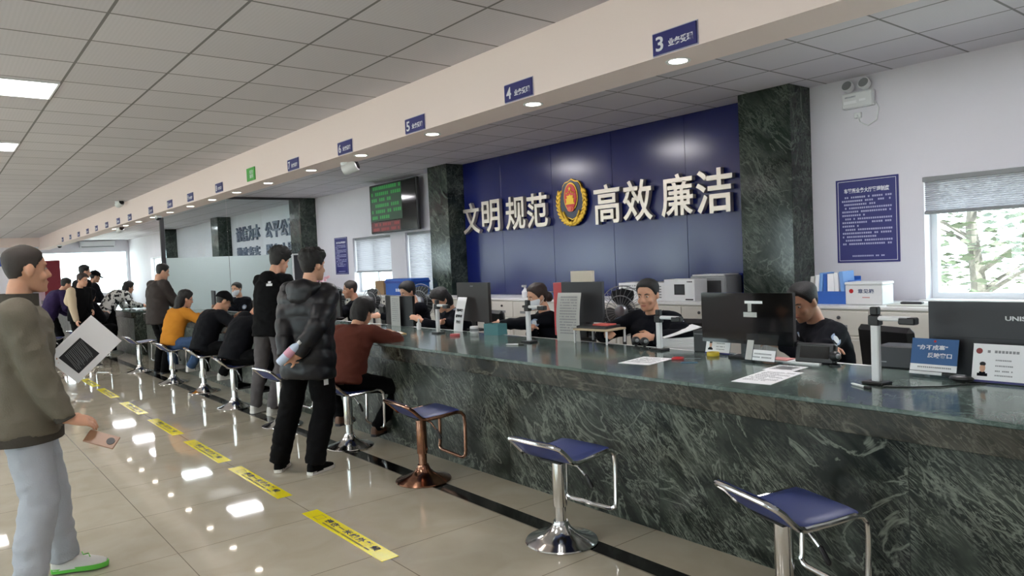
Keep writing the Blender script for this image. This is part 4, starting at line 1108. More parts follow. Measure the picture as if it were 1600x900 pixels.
def hand(mb, w_, d, n, side, curl=.5, s=1.0):
    """hand at wrist w_, pointing along d, palm facing n; side=+1 right hand"""
    d = d.normalized(); n = (n - d * n.dot(d)).normalized(); l = d.cross(n) * side      # l: towards the thumb
    pc = w_ + d * .05 * s
    rings = []
    for u, hw, th in ((0, .024, .017), (.02, .032, .018), (.05, .040, .016), (.08, .041, .014), (.095, .038, .011)):
        c = w_ + d * u * s
        rings.append([c + l * (hw * s * math.cos(q)) + n * (th * s * math.sin(q)) for q in (2 * PI * j / 12 for j in range(12))])
    mb.loft(rings)
    for off, L, r in ((.030, .072, .0085), (.010, .082, .009), (-.011, .076, .0085), (-.030, .060, .0075)):
        p = w_ + d * .086 * s + l * off * s; dd = d.copy()
        for k in range(3):
            a = curl * (.55 if k == 0 else .75)
            dd = (dd * math.cos(a) + n * math.sin(a) * 1.0).normalized()
            q = p + dd * L * s * (.42, .33, .25)[k]
            mb.cap(p, q, r * s * (1 - .1 * k), r * s * (.92 - .1 * k), 8); p = q
            nn = n - dd * n.dot(dd); n_ = nn.normalized()
            n = n_ if nn.length > 1e-3 else n
        n = (n - d * n.dot(d)).normalized() if abs((n - d * n.dot(d)).length) > 1e-3 else d.cross(l) * side
    n = (l.cross(d) * side); n = n.normalized()
    tb = w_ + d * .03 * s + l * .03 * s
    t1 = tb + (d * .6 + l * .7 + n * .35 * (0.5 + curl)).normalized() * .04 * s
    t2 = t1 + (d * .9 + l * .15 + n * (.2 + .6 * curl)).normalized() * .035 * s
    mb.cap(tb, t1, .0125 * s, .0105 * s, 8); mb.cap(t1, t2, .0105 * s, .0085 * s, 8)

def person(label, x, y, rz, H=1.70, pz=.90, lean=3, yaw=0, side=0, head=(0, 0, 0), feet=None, knees=None, wr=None, elb=None, hands_=None,
           top=None, bottom=None, shoe=None, hair=None, skin=None, voxel=.009, bulk=1.0, hem=-.12, puffy=0, wide=1.0, face=True, hip_y=0.0, sleeve=True, group=None, foot_dir=(0, 0), neck=0, curl=(.6, .6), root_z=0.0, legs=True, flare=1.0):
    s = H / 1.70; S = Matrix.Scale(s, 4)
    skin = skin or M_skin
    rot = R(rz); Wm = Matrix.Translation((x, y, root_z)) @ Matrix.Rotation(rot, 4, 'Z'); Wi = Wm.inverted()
    def loc(p):                       # world target ('w', xyz) or local coords -> unscaled local
        if p[0] == 'w': return (Wi @ V(p[1])) / s
        return V(p) / s
    pz = pz / s
    P0 = V((0, hip_y, pz)); a = R(lean); b_ = R(side)
    fwd = lambda k: V((math.sin(b_ * k), math.sin(a * k), math.cos(a * k) * math.cos(b_ * k))).normalized()
    P1 = P0 + fwd(.55) * .25; P2 = P1 + fwd(1.12) * .245
    Ry = Matrix.Rotation(R(yaw), 3, 'Z'); rt = Ry @ V((1, 0, 0)); rt = (rt - fwd(1.1) * rt.dot(fwd(1.1))).normalized()
    ch = P2 - fwd(1.12) * .055
    shl = {-1: ch - rt * .165, 1: ch + rt * .165}
    front = fwd(1.1).cross(rt) * -1; front = rt.cross(fwd(1.1)) * -1
    if front.dot(V((0, 1, 0))) < 0 and abs(yaw) < 60: front = -front
    nd = (fwd(1.0) + V((0, .25, 0)) + front * R(neck)).normalized()
    hp, hy, hr = head
    HM = Matrix.Translation(P2 + nd * .062 + V((0, 0, 0))) @ Matrix.Rotation(R(yaw + hy), 4, 'Z') @ Matrix.Rotation(R(-hp), 4, 'X') @ Matrix.Rotation(R(hr), 4, 'Y') @ Matrix.Translation((0, .028, -.012))
    # limbs
    hipj = {-1: P0 + V((-.088, 0, -.02)), 1: P0 + V((.088, 0, -.02))}
    if feet is None: feet = [(-.10, .02, 0), (.10, .02, 0)]
    kn = {}; an = {}
    for i, sd in enumerate((-1, 1)):
        f_ = loc(feet[i]); t_ = f_ + V((0, 0, .085))
        kn[sd], an[sd] = ik(hipj[sd], t_, .425, .42, (knees[i] if knees else (sd * .12, 1, 0)))
    el = {}; wi = {}
    wr = wr or [(-.23, .08, .80), (.23, .08, .80)]
    for i, sd in enumerate((-1, 1)):
        el[sd], wi[sd] = ik(shl[sd], loc(wr[i]), .285, .25, (elb[i] if elb else (sd * .6, -1, -.3)))
    # ---- body: one continuous surface
    bd = MB()
    rings = []
    NR = 28
    for k in range(NR):
        z = .2255 * (.5 - .5 * math.cos(PI * (k + .35) / NR)) ; z = max(.001, z)
        rings.append([head_pt(2 * PI * j / 32, z) for j in range(32)])
    bd.loft(rings, M=HM)
    bd.cap((0, .08, .124), (0, .100, .086), .009, .0135, 8, HM); bd.cap((-.012, .088, .080), (.012, .088, .080), .0095, .0095, 8, HM)
    bd.cap((-.04, .064, .141), (.04, .064, .141), .013, .013, 8, HM)
    bd.cap((-.016, .079, .050), (.016, .079, .050), .0115, .0115, 8, HM); bd.ell((0, .078, .014), (.020, .014, .014), 10, 7, HM)
    for sd in (-1, 1):
        bd.ell((sd * .0735, -.012, .106), (.010, .020, .033), 10, 7, HM @ Matrix.Translation((sd * .004, 0, 0)) @ Matrix.Rotation(0, 4, 'X'))
        bd.ell((sd * .043, .052, .078), (.02, .024, .022), 10, 7, HM)
    hb = HM @ V((0, -.035, .02))
    bd.cap(P2 - fwd(1.1) * .05, hb, .060, .052, 16); bd.cap(hb, HM @ V((0, -.02, .07)), .052, .05, 14)
    fx = rt
    def trings(spec):
        out = []
        for t_, hw, hd, yo in spec:
            c = P0 + fwd(.55) * t_ if t_ < .25 else P1 + fwd(1.12) * (t_ - .25)
            u = max(0, min(1, (t_ - .05) / .35)); r_ = (V((1, 0, 0)) * (1 - u) + fx * u).normalized()
            ax = fwd(.55 if t_ < .2 else (.85 if t_ < .3 else 1.12)); fr = ax.cross(r_); fr = -fr if fr.dot(V((0, 1, 0))) < -1e-6 and abs(yaw) < 80 and abs(lean) < 80 else fr
            n_ = 24; rr = []
            for j in range(n_):
                q = 2 * PI * j / n_; ca, sa = math.cos(q), math.sin(q)
                e = .82; ca = math.copysign(abs(ca) ** e, ca); sa = math.copysign(abs(sa) ** e, sa)
                rr.append(c + r_ * hw * ca + fr * (hd * sa + yo))
            out.append(rr)
        return out
    bd.loft(trings([(-.06, .13, .09, 0), (.1, .125, .085, 0), (.28, .135, .09, 0), (.40, .14, .085, 0), (.46, .11, .07, 0), (.49, .06, .055, 0)]))
    for sd in (-1, 1):
        bd.cap(ch, shl[sd] * .97 + ch * .03, .05, .046, 12)
        bd.cap(shl[sd], el[sd], .046, .036, 12); bd.cap(el[sd], wi[sd], .036, .025, 12)
        hd_ = (wi[sd] - el[sd]).normalized()
        hn = V((-sd * .8, .2, -.3))
        cu_ = curl[0 if sd < 0 else 1]
        if hands_ and hands_[0 if sd < 0 else 1]:
            hh = hands_[0 if sd < 0 else 1]; hd_ = V(hh[0]).normalized(); hn = V(hh[1])
        hand(bd, wi[sd], hd_, hn, sd, cu_, 1.0)
        if legs:
            bd.cap(hipj[sd], kn[sd], .068, .045, 12); bd.cap(kn[sd], an[sd], .045, .033, 12)
    bd.v = [S @ p for p in bd.v]
    body = remesh(bd, 'person', skin, voxel, 2)
    body.matrix_world = Wm
    tag(body, label, 'person', group)
    # ---- hair
    hs = dict(mt=M_hair, top=.022, side=.008, low=.03, temple=0.0, spike=0.0, extra=None); hs.update(hair or {})
    hm = MB(); rings = []; rg = random.Random(int(x * 100 + y * 10))
    for k in range(30):
        z = .012 + (.2254 - .012) * math.sin(PI / 2 * (k + .2) / 29.2)
        ring = []
        for j in range(48):
            th = 2 * PI * j / 48; aa = abs((th + PI) % (2 * PI) - PI)
            zl = hairline(aa, hs['low'], hs['temple'])
            T = hs['side'] + (hs['top'] - hs['side']) * sstep(.135, .20, z)
            if hs['spike']:
                p0 = head_pt(th, z); T += hs['spike'] * (noise.noise(p0 * 55 + V((x, y, 0))) + .6 * noise.noise(p0 * 120)) * sstep(.12, .19, z)
            h_ = -.012 + (T + .012) * sstep(zl - .008, zl + .014, z)
            ring.append(head_pt(th, z, h_))
        rings.append(ring)
    hm.loft(rings)
    if hs['extra']:
        for c, r in hs['extra']: hm.ell(c, r, 14, 9)
        hm.v = [S @ (HM @ p) for p in hm.v]
        ho = remesh(hm, 'hair', hs['mt'], .008, 1, body); ruffle(ho, folds(.004, 26, 3, (1, 1, .4)))
    else:
        hm.v = [S @ (HM @ p) for p in hm.v]
        ho = hm.build('hair', hs['mt'], body, ang=60)
    SH = S @ HM
    if face:
        for sd in (-1, 1):
            e_ = MB().ell((sd * .031, .0715, .117), (.0125, .006, .0048), 12, 7, SH).build('eye', M_eyew, body)
            MB().ell((sd * .031, .0775, .117), (.0055, .002, .0052), 10, 6, SH).build('iris', M_eye, e_)
            MB().tube([(sd * .014, .0795, .134), (sd * .032, .077, .139), (sd * .049, .066, .134)], [.003, .0042, .002], 6, M=SH).build('eyebrow', hs['mt'], body)
        MB().ell((0, .0885, .0505), (.022, .005, .0055), 12, 6, SH).build('lips', M_lip, body)
    # ---- trousers and shoes
    if legs:
        tm = MB()
        wl = wide
        tm.cap(hipj[-1] + V((.02, 0, .02)), hipj[1] + V((-.02, 0, .02)), .098, .098, 16)
        if hem < -.06: tm.cap(P0 + V((0, 0, .06)), P0 + V((0, 0, .0)), .112, .11, 16)
        for sd in (-1, 1):
            cuff = an[sd] + (kn[sd] - an[sd]).normalized() * .0 + V((0, -.005, -.015))
            tm.cap(hipj[sd], kn[sd], .092 * (.5 + .5 * wl), .066 * wl, 16); tm.tube([kn[sd] + (hipj[sd] - kn[sd]).normalized() * .05, kn[sd], kn[sd] * .5 + cuff * .5 + V((0, -.012, 0)), cuff], [.060 * wl, .066 * wl, .063 * wl, .056 * wl], 16)
            tm.ell(kn[sd], (.065 * wl,) * 3, 14, 9)
        tm.v = [S @ p for p in tm.v]
        tro = remesh(tm, 'trousers', bottom or M_black, .013, 3, body); ruffle(tro, folds(.009, 9, x + y, (1, 1, 1.6)))
        up_, so_ = shoe or (M_black, M_dgrey)
        for i, sd in enumerate((-1, 1)):
            fd = R(foot_dir[i]); A = an[sd]; base = V((A.x, A.y, A.z - .085)) 
            Mx = S @ Matrix.Translation(base) @ Matrix.Rotation(fd, 4, 'Z')
            out = [(-.062, .022), (-.072, .030), (-.05, .038), (0, .037), (.06, .042), (.11, .049), (.15, .046), (.18, .034), (.195, .014)]
            sole = [(w_, t_) for t_, w_ in [(-.072, .012), (-.062, .030), (-.03, .037), (.02, .037), (.07, .042), (.115, .048), (.155, .045), (.182, .032), (.196, .012)]]
            poly = [(w_, t_) for w_, t_ in sole] + [(-w_, t_) for w_, t_ in sole[::-1]]
            rings = []
            for t_, w_, h0 in ((-.068, .020, .065), (-.058, .031, .092), (-.03, .037, .098), (.01, .038, .098), (.05, .040, .085), (.09, .044, .068), (.13, .045, .055), (.165, .037, .046), (.188, .018, .036)):
                rr = []
                for q in (PI * j / 10 for j in range(11)):
                    cq, sq = math.cos(q), math.sin(q)
                    rr.append(V((w_ * math.copysign(abs(cq) ** .6, cq), t_, .018 + (h0 - .018) * abs(sq) ** .7)))
                rings.append(rr)
            sh = MB().loft(rings, M=Mx).build('shoe', up_, body, ang=50)
            MB().prism(poly, .0015, .026, Mx).build('sole', so_, sh)
            MB().tube([V((-.02, .07, .083)), V((.02, .085, .08)), V((-.02, .1, .07)), V((.02, .115, .066))], .003, 6, M=Mx).build('laces', so_, sh)
    # ---- jacket / top
    B = bulk
    jm = MB()
    jm.loft(trings([(hem, .165 * B * flare, .125 * B * flare, 0), (-.04 if hem < -.05 else hem + .03, .168 * B * (flare * .6 + .4), .128 * B * (flare * .6 + .4), 0), (.08, .160 * B, .122 * B, 0), (.2, .160 * B, .12 * B, 0), (.30, .172 * B, .126 * B, 0), (.39, .175 * B, .12 * B, 0), (.44, .14 * B, .10 * B, 0), (.475, .085, .08, .0), (.50, .066, .066, .005)]))
    for sd in (-1, 1):
        jm.cap(ch + (shl[sd] - ch) * .55, shl[sd], .068 * B, .068 * B, 14)
        if sleeve:
            cuf = wi[sd] - (wi[sd] - el[sd]).normalized() * .005
            jm.cap(shl[sd], el[sd], .069 * B, .056 * B, 16); jm.tube([el[sd] + (shl[sd] - el[sd]) * .1, el[sd], el[sd] * .5 + cuf * .5, cuf], [.05 * B, .056 * B, .05 * B, .038 * B], 16)
            jm.ell(el[sd], (.055 * B,) * 3, 12, 8)
        else:
            jm.cap(shl[sd], shl[sd] * .45 + el[sd] * .55, .062 * B, .056 * B, 14)
    jm.v = [S @ p for p in jm.v]
    jk = remesh(jm, 'jacket', top or M_black, .012, 3, body)
    if puffy:
        base_ = folds(.006, 8, x)
        ruffle(jk, lambda p: puffy * (abs(math.sin((p.z + .25 * p.y + .02 * noise.noise(p * 6)) * PI / .115)) ** .6 - .5) + base_(p))
    else:
        ruffle(jk, folds(.0095, 7.5, x * 2 + y, (1, 1, 1.5)))
    ctx = dict(body=body, jacket=jk, HM=HM, S=S, SH=SH, P0=P0, P1=P1, P2=P2, ch=ch, shl=shl, el=el, wi=wi, kn=kn, an=an, front=front, rt=rt, up=fwd(1.1), s=s, Wm=Wm, hair=ho)
    return ctx
def mask(c):
    rings = []
    for z, o in ((.012, .004), (.03, .010), (.055, .016), (.078, .020), (.095, .010), (.102, .004)):
        rings.append([head_pt(th, z, .003 + o * math.cos(th / 1.5) ** 2) for th in (-1.5 + 3.0 * j / 16 for j in range(17))] + [head_pt(th, z, -.006) for th in (1.5 - 3.0 * j / 16 for j in range(17))])
    mk = MB().loft(rings, M=c['SH']).build('face_mask', M_mask, c['body'], ang=60)
    for sd in (-1, 1):
        MB().tube([c['SH'] @ head_pt(sd * 1.4, .09, .003), c['SH'] @ V((sd * .082, -.03, .12)), c['SH'] @ V((sd * .08, -.035, .09)), c['SH'] @ head_pt(sd * 1.4, .03, .003)], .0018, 6).build('ear_loop', M_mask, mk)
def cap_hat(c, mt):
    rings = []
    for k in range(12):
        z = .140 + (.2254 - .140) * math.sin(PI / 2 * k / 11)
        rings.append([head_pt(2 * PI * j / 40, z, .022 + .008 * (k / 11)) for j in range(40)])
    hat = MB().loft(rings, M=c['SH']).build('cap', mt, c['body'], ang=60)
    br = []
    for u in (0, .35, .7, 1.0):
        r_ = []
        for t in range(13):
            th = -1.0 + 2.0 * t / 12; p = head_pt(th, .148, .018); e = .075 * u * math.cos(th * 1.3)
            r_.append(p + V((0, e, -.02 * u * u)))
        br.append(r_ + [q - V((0, 0, .006)) for q in r_[::-1]])
    MB().loft(br, M=c['SH']).build('brim', mt, hat, ang=60)
def collar(c, mt, h=.05, r=.072, nm='collar'):
    rings = []
    ax = c['up']; rt_ = c['rt']; fr = c['front']
    for t, k in ((.385, 1.18), (.42, 1.1), (.455 + h * .3, 1.02), (.455 + h, 1.0), (.455 + h, .92), (.43, .9)):
        cc = c['P1'] + ax * (t - .25)
        rings.append([c['S'] @ (cc + rt_ * (r * k * math.cos(q)) + fr * (r * k * 1.02 * math.sin(q) + .004)) for q in (2 * PI * j / 28 for j in range(28))])
    return MB().loft(rings).build(nm, mt, c['jacket'], ang=60)
def belt_ring(c, mt, t, hw, hd, h, nm):
    cc = c['P0'] + V((0, 0, t)); rings = []
    for dz, k in ((0, .97), (0, 1.0), (h, 1.0), (h, .97)):
        rings.append([c['S'] @ (cc + V((hw * k * math.cos(q), hd * k * math.sin(q), dz))) for q in (2 * PI * j / 36 for j in range(36))])
    return MB().loft(rings).build(nm, mt, c['jacket'], ang=60)
def cuffs(c, mt, r=.042, L=.045):
    for sd in (-1, 1):
        d = (c['wi'][sd] - c['el'][sd]).normalized(); p = c['wi'][sd] - d * .04
        MB().tube([c['S'] @ (p), c['S'] @ (p + d * .004), c['S'] @ (p + d * L), c['S'] @ (p + d * (L + .003))], [r * .9, r, r * .98, r * .8], 18).build('cuff', mt, c['jacket'])
def arm_patch(c, sd, mt1, mt2):
    a, b = c['shl'][sd], c['el'][sd]; d = (b - a).normalized(); o_ = (c['rt'] * sd + c['front'] * .45); o_ = (o_ - d * o_.dot(d)).normalized()
    p = a + (b - a) * .45 + o_ * .0655
    F = c['S'] @ frame(p, d.cross(o_), -d)
    if F.to_3x3().col[2].dot(o_) < 0: F = c['S'] @ frame(p, -d.cross(o_), -d)
    poly = [(.036 * math.cos(2 * PI * i / 20), .044 * math.sin(2 * PI * i / 20)) for i in range(20)]
    pt = MB().prism(poly, -.006, .004, F).build('arm_patch', mt1, c['jacket'])
    MB().prism([(x_ * .7, y_ * .55 - .006) for x_, y_ in poly], .003, .006, F).build('patch_emblem', mt2, pt)
def officer(label, *a, **k):
    k.setdefault('top', M_police); k.setdefault('bottom', M_police)
    c = person(label, *a, **k)
    collar(c, M_police, .02, .07)
    pm1 = mat('pale_blue_patch', (150, 168, 196), .6); pm2 = mat('white_patch_emblem', (220, 224, 230), .6)
    for sd in (-1, 1): arm_patch(c, sd, pm1, pm2)
    for sd in (-1, 1):
        p = c['shl'][sd] * .7 + c['ch'] * .3 + c['up'] * .066
        F = c['S'] @ frame(p, c['rt'], c['front'])
        MB().box(-.045, .045, -.02, .02, -.004, .006, .003, F).box(-.012, .012, -.012, .012, .006, .009, 0, F).build('epaulette', mat('silver_grey_cloth', (130, 136, 150), .5), c['jacket'])
    p = c['P1'] + c['up'] * .09 + c['front'] * .128 - c['rt'] * .07
    MB().box(-.03, .03, -.006, .006, -.006, .004, .002, c['S'] @ frame(p, c['rt'], c['up'])).build('badge', mat('silver_grey_cloth', (130, 136, 150), .5), c['jacket'])
    return c

def cloth(n, rgb, r=.8, **k): return mat(n, rgb, r, bump=.25, bscale=140, spec=.15, **k)
C_olive = cloth('olive_grey_jacket_cloth', (104, 98, 86), .6, vary=.06, vscale=6)
C_olived = cloth('dark_olive_ribbing', (70, 66, 60), .85)
C_ltgrey = cloth('light_grey_sweatpants', (170, 174, 182), .9)
C_puff = mat('blue_black_puffer_nylon', (9, 10, 17), .42, spec=.4)
C_black = cloth('black_cloth', (6, 6, 8), .85)
C_black2 = cloth('blue_black_cloth', (9, 10, 16), .8)
C_brown = cloth('rust_brown_knit', (96, 52, 43), .95)
C_must = cloth('mustard_knit', (196, 130, 46), .95)
C_jean = cloth('blue_denim', (66, 88, 122), .9, vary=.15)
C_dkgrey = cloth('dark_brown_grey_jacket', (60, 54, 52), .7)
C_grey = cloth('mid_grey_trousers', (92, 88, 90), .85)
C_beige = cloth('beige_jacket_cloth', (196, 176, 150), .8)
C_purple = cloth('dark_purple_cloth', (44, 32, 66), .8)
C_wshoe = mat('white_shoe', (206, 204, 200), .6)
C_wsole = mat('white_sole', (216, 214, 208), .6)
C_gsole = mat('green_sole', (96, 190, 70), .5)
C_brshoe = mat('brown_leather_shoe', (120, 86, 66), .5)
def cow_mat():
    M = mat('black_and_white_print', (214, 212, 208), .85); N = NT(M)
    tc = N.n('TexCoord'); no = N.n('TexNoise'); no.inputs['Scale'].default_value = 13; no.inputs['Detail'].default_value = 2; no.inputs['Distortion'].default_value = .8
    N.lk(tc.outputs['Object'], no.inputs['Vector'])
    f = N.math('GREATER_THAN', no.outputs[0], .53); N.lk(N.mix(f, lin((216, 214, 210)), lin((24, 24, 26))), N.b.inputs['Base Color']); return M
C_cow = cow_mat()
HB = dict(mt=M_hair)
SIT = dict(pz=.585, hem=-.05, knees=[(-.9, .72, .2), (.9, .72, .2)])
def sit(w_=.10, f=.26, z=.16): return [(-w_ - .1, f * .6, z), (w_ + .1, f * .6, z)]

# --- the man on the left
c = person('standing man in an olive grey jacket holding a white sheet and a phone', .335, 4.32, -97, 1.715, .945, 2, head=(2, 22, 0), feet=[('w', (.50, 4.50, 0)), ('w', (.31, 4.14, 0))], foot_dir=(-14, 0),
    wr=[('w', (.41, 4.50, 1.05)), ('w', (.515, 4.08, .80))], elb=[(-.5, -1, -.4), (.3, -1, -.2)], hands_=[((.1, .7, .6), (.9, 0, .3)), ((-.1, 1, -.25), (-.5, -.2, -.8))], curl=(.5, .55),
    top=C_olive, bottom=C_ltgrey, shoe=(C_wshoe, C_gsole), hair=dict(mt=M_hairg, top=.010, side=.004, low=.05, temple=.012), skin=M_skin2, voxel=.0065, bulk=1.2, hem=-.13, wide=1.22, flare=1.12)
collar(c, C_olived, .085, .083); cuffs(c, C_olived, .046); belt_ring(c, C_olived, -.17, .226, .173, .05, 'hem_band')
J = c['jacket']; Sx = c['S']
MB().tube([Sx @ (c['P0'] + V((0, .147, -.1))), Sx @ (c['P1'] + V((0, .143, 0))), Sx @ (c['P2'] + V((0, .10, -.05)))], .004, 6).build('zipper', M_dgrey, J)
ph = thing('phone', 'gold phone in the hand of the olive jacketed man', 'phone', (.632, 4.06, .758))
PF = frame((0, 0, 0), (.72, -.52, -.30), (.42, .18, .62))
PF = frame((0, 0, 0), PF.col[0][:3], (V((-.1, -.75, .66)).normalized()).cross(V(PF.col[0][:3])))
MB().box(-.075, .075, -.036, .036, -.004, .004, .003, PF).build('case', mat('gold_phone', (150, 112, 86), .35), ph)
MB().lathe([(.0, .004), (.019, .004), (.019, .007), (.0, .007)], 20, (0, 0, 0), PF @ Matrix.Translation((.045, 0, 0))).build('camera_bump', M_black, ph)
sh = thing('printed_sheet', 'white sheet with a dark printed picture held by the olive jacketed man', 'paper', (.64, 4.44, 1.175))
ux = V((.793 - .573, 0, 1.229 - 1.025)).normalized(); 
F = frame((0, 0, 0), ux, V((-ux.z, -.12, ux.x)))
MB().box(-.15, .15, -.105, .105, -.0008, .0008, 0, F).build('sheet', M_paper, sh)
MB().box(-.11, .03, -.07, .06, .0009, .0014, 0, F).build('printed_picture', M_ink, sh)
nz = MB(); rg = random.Random(9)
for i in range(14): nz.tube([F @ V((-.1 + .008 * i, -.06 + rg.uniform(0, .02), .0014)), F @ V((-.09 + .008 * i, -.02 + rg.uniform(0, .03), .0014)), F @ V((-.08 + .008 * i, .05, .0014))], .0012, 5)
nz.build('picture_strokes', M_grey, sh)
lines_bars(MB(), F, .05, .13, .07, .02, 6, .006, random.Random(3)).build('print', mat('grey_print', (150, 150, 154), .8), sh)

# --- man in the puffer jacket
c = person('standing man in a blue black puffer jacket seen from behind, bottle in hand', 2.235, 5.30, -58, 1.69, .92, 4, yaw=0, side=3, head=(4, -14, 0), feet=[('w', (2.05, 5.52, 0)), ('w', (2.22, 5.25, 0))], foot_dir=(22, -8),
    wr=[(-.04, -.235, .90), (.07, -.235, .93)], elb=[(-1, -.5, 0), (1, -.5, 0)], hands_=[((.8, -.1, .1), (0, 1, .2)), ((-.8, -.2, -.3), (0, 1, -.2))], curl=(.5, .7),
    top=C_puff, bottom=C_black, shoe=(C_black, C_wsole), hair=dict(top=.034, side=.014, low=.035, spike=.02), voxel=.0075, bulk=1.26, hem=-.2, puffy=.011, wide=1.3)
J = c['jacket']; Sx = c['S']
hd_ = MB(); 
hd_.ell(c['P2'] + V((0, -.09, -.02)), (.14, .085, .085), 18, 11); hd_.ell(c['P2'] + V((0, -.12, -.07)), (.11, .06, .075), 16, 10)
for sd in (-1, 1): hd_.cap(c['P2'] + V((sd * .11, -.06, .0)), c['P2'] + V((sd * .06, .06, -.02)), .04, .03, 12)
hd_.v = [Sx @ p for p in hd_.v]
ho = remesh(hd_, 'hood', C_puff, .011, 3, J); ruffle(ho, folds(.008, 9, 4))

MB().box(-.02, .02, -.028, .028, 0, .003, 0, Sx @ frame(c['P0'] + V((.165, -.03, -.22)), (.3, 1, 0), (0, 0, 1))).build('white_tag', M_white, c['body'])
wb = thing('water_bottle', 'clear water bottle with a pink label held behind the puffer jacket', 'bottle', (2.01, 5.11, .945)); wb.rotation_euler = (R(38), R(30), R(20))
MB().lathe([(.0, -.1), (.028, -.1), (.032, -.09), (.032, .05), (.028, .07), (.013, .095), (.013, .105), (.0, .105)], 24).build('bottle', mat('pale_plastic_bottle', (190, 204, 226), .15), wb)
MB().lathe([(.0325, -.02), (.033, -.018), (.033, .04), (.0325, .042)], 24).build('label', mat('pink_label', (206, 150, 170), .5), wb)
MB().lathe([(.0, .1), (.016, .1), (.016, .122), (.0, .122)], 18).build('cap', M_white, wb)

# --- woman in brown writing at the counter
c = person('seated woman in a rust brown sweater writing at the counter', 2.78, 5.80, -62, 1.62, lean=27, head=(30, -6, 0), feet=[(-.2, .16, .14), (.16, .18, .06)], wr=[('w', (3.30, 6.12, .90)), ('w', (3.33, 5.92, .905))], elb=[(-1, -.3, -.4), (1, -.4, -.4)],
    curl=(.4, .7), top=C_brown, bottom=C_black, shoe=(C_brshoe, M_dgrey), hair=dict(top=.035, side=.028, low=-.0, extra=[((0, -.06, .10), (.092, .075, .105)), ((0, -.05, .05), (.085, .07, .06))]), voxel=.0075, bulk=1.08, **SIT)
# --- tall young man leaning
c = person('tall young man in a black hooded top standing beside the puffer jacket', 2.83, 7.66, -62, 1.80, .975, 13, head=(20, -10, 0), feet=[('w', (2.74, 7.98, 0)), ('w', (2.83, 7.72, 0))], foot_dir=(0, -6), wr=[('w', (3.14, 7.95, .93)), ('w', (3.16, 7.72, .93))],
    elb=[(-1, -.5, -.2), (1, -.5, -.2)], top=C_black, bottom=C_grey, shoe=(C_wshoe, C_wsole), hair=dict(top=.045, side=.02, low=.03, spike=.028), bulk=1.06, hem=-.12)
J = c['jacket']; Sx = c['S']; hd_ = MB(); hd_.ell(c['P2'] + V((0, -.085, -.03)), (.11, .065, .085), 16, 10); hd_.v = [Sx @ p for p in hd_.v]; remesh(hd_, 'hood', C_black, .011, 3, J)
MB().box(-.03, .03, -.012, .012, 0, .003, 0, Sx @ frame(c['P1'] + V((.10, -.125, .15)), (1, .3, 0), (0, .2, 1))).box(-.014, .014, .016, .034, 0, .003, 0, Sx @ frame(c['P1'] + V((.10, -.125, .15)), (1, .3, 0), (0, .2, 1))).build('white_logo', M_white, J)
# --- bent man in black on his stool
c = person('seated man in black bent over the counter, half behind the tall young man', 2.70, 8.5, -80, 1.74, lean=37, head=(25, -10, 0), feet=sit(.13, .24, .16), wr=[('w', (3.22, 8.7, .93)), ('w', (3.22, 8.3, .93))], top=C_black2, bottom=C_black, shoe=(C_black, M_dgrey), bulk=1.14, voxel=.01, **SIT)
hd_ = MB(); hd_.ell(c['P2'] + V((0, -.09, .0)), (.12, .07, .08), 16, 10); hd_.v = [c['S'] @ p for p in hd_.v]; remesh(hd_, 'hood', C_black2, .012, 3, c['jacket'])
# --- man in a cap
c = person('seated man in a dark cap and black jacket leaning on the counter', 2.77, 9.93, -78, 1.72, lean=30, head=(26, -12, 0), feet=sit(.13, .2, .16), wr=[('w', (3.25, 10.1, .93)), ('w', (3.25, 9.75, .93))], top=C_black2, bottom=C_black, shoe=(C_wshoe, C_wsole), hair=dict(top=.012, side=.006, low=.05), skin=M_skin2, bulk=1.12, voxel=.01, **SIT)
cap_hat(c, C_black)
# --- woman in mustard
c = person('seated woman in a mustard top and jeans with long dark hair', 2.70, 11.2, -72, 1.69, lean=24, head=(16, -14, 0), feet=[(-.2, .14, .16), (.19, .15, .15)], wr=[('w', (3.2, 11.5, .93)), ('w', (3.22, 11.1, .92))], top=C_must, bottom=C_jean, shoe=(C_wshoe, C_wsole),
    hair=dict(top=.032, side=.022, low=-.0, extra=[((0, -.075, .06), (.095, .07, .12)), ((0, -.085, -.04), (.085, .055, .09)), ((.03, -.09, -.11), (.05, .04, .06)), ((-.04, -.09, -.10), (.04, .04, .06))]), bulk=1.04, voxel=.01, wide=1.1, **SIT)
MB().tube([c['SH'] @ V((-.078, .0, .117)), c['SH'] @ V((-.06, .085, .117)), c['SH'] @ V((0, .095, .119)), c['SH'] @ V((.06, .085, .117)), c['SH'] @ V((.078, .0, .117))], .003, 6).build('glasses', M_black, c['body'])
# --- standing man in dark jacket by the partition post
c = person('standing man in a dark brown grey jacket by the glass partition post', 2.83, 12.47, -72, 1.74, .945, 5, head=(20, -14, 0), feet=[('w', (2.82, 12.6, 0)), ('w', (2.86, 12.36, 0))], wr=[('w', (3.2, 12.75, 1.0)), ('w', (3.24, 12.4, 1.0))], top=C_dkgrey, bottom=C_black, shoe=(C_black, M_dgrey), hair=dict(top=.02, side=.01), bulk=1.12, hem=-.16, voxel=.01)
collar(c, C_dkgrey, .03, .074)
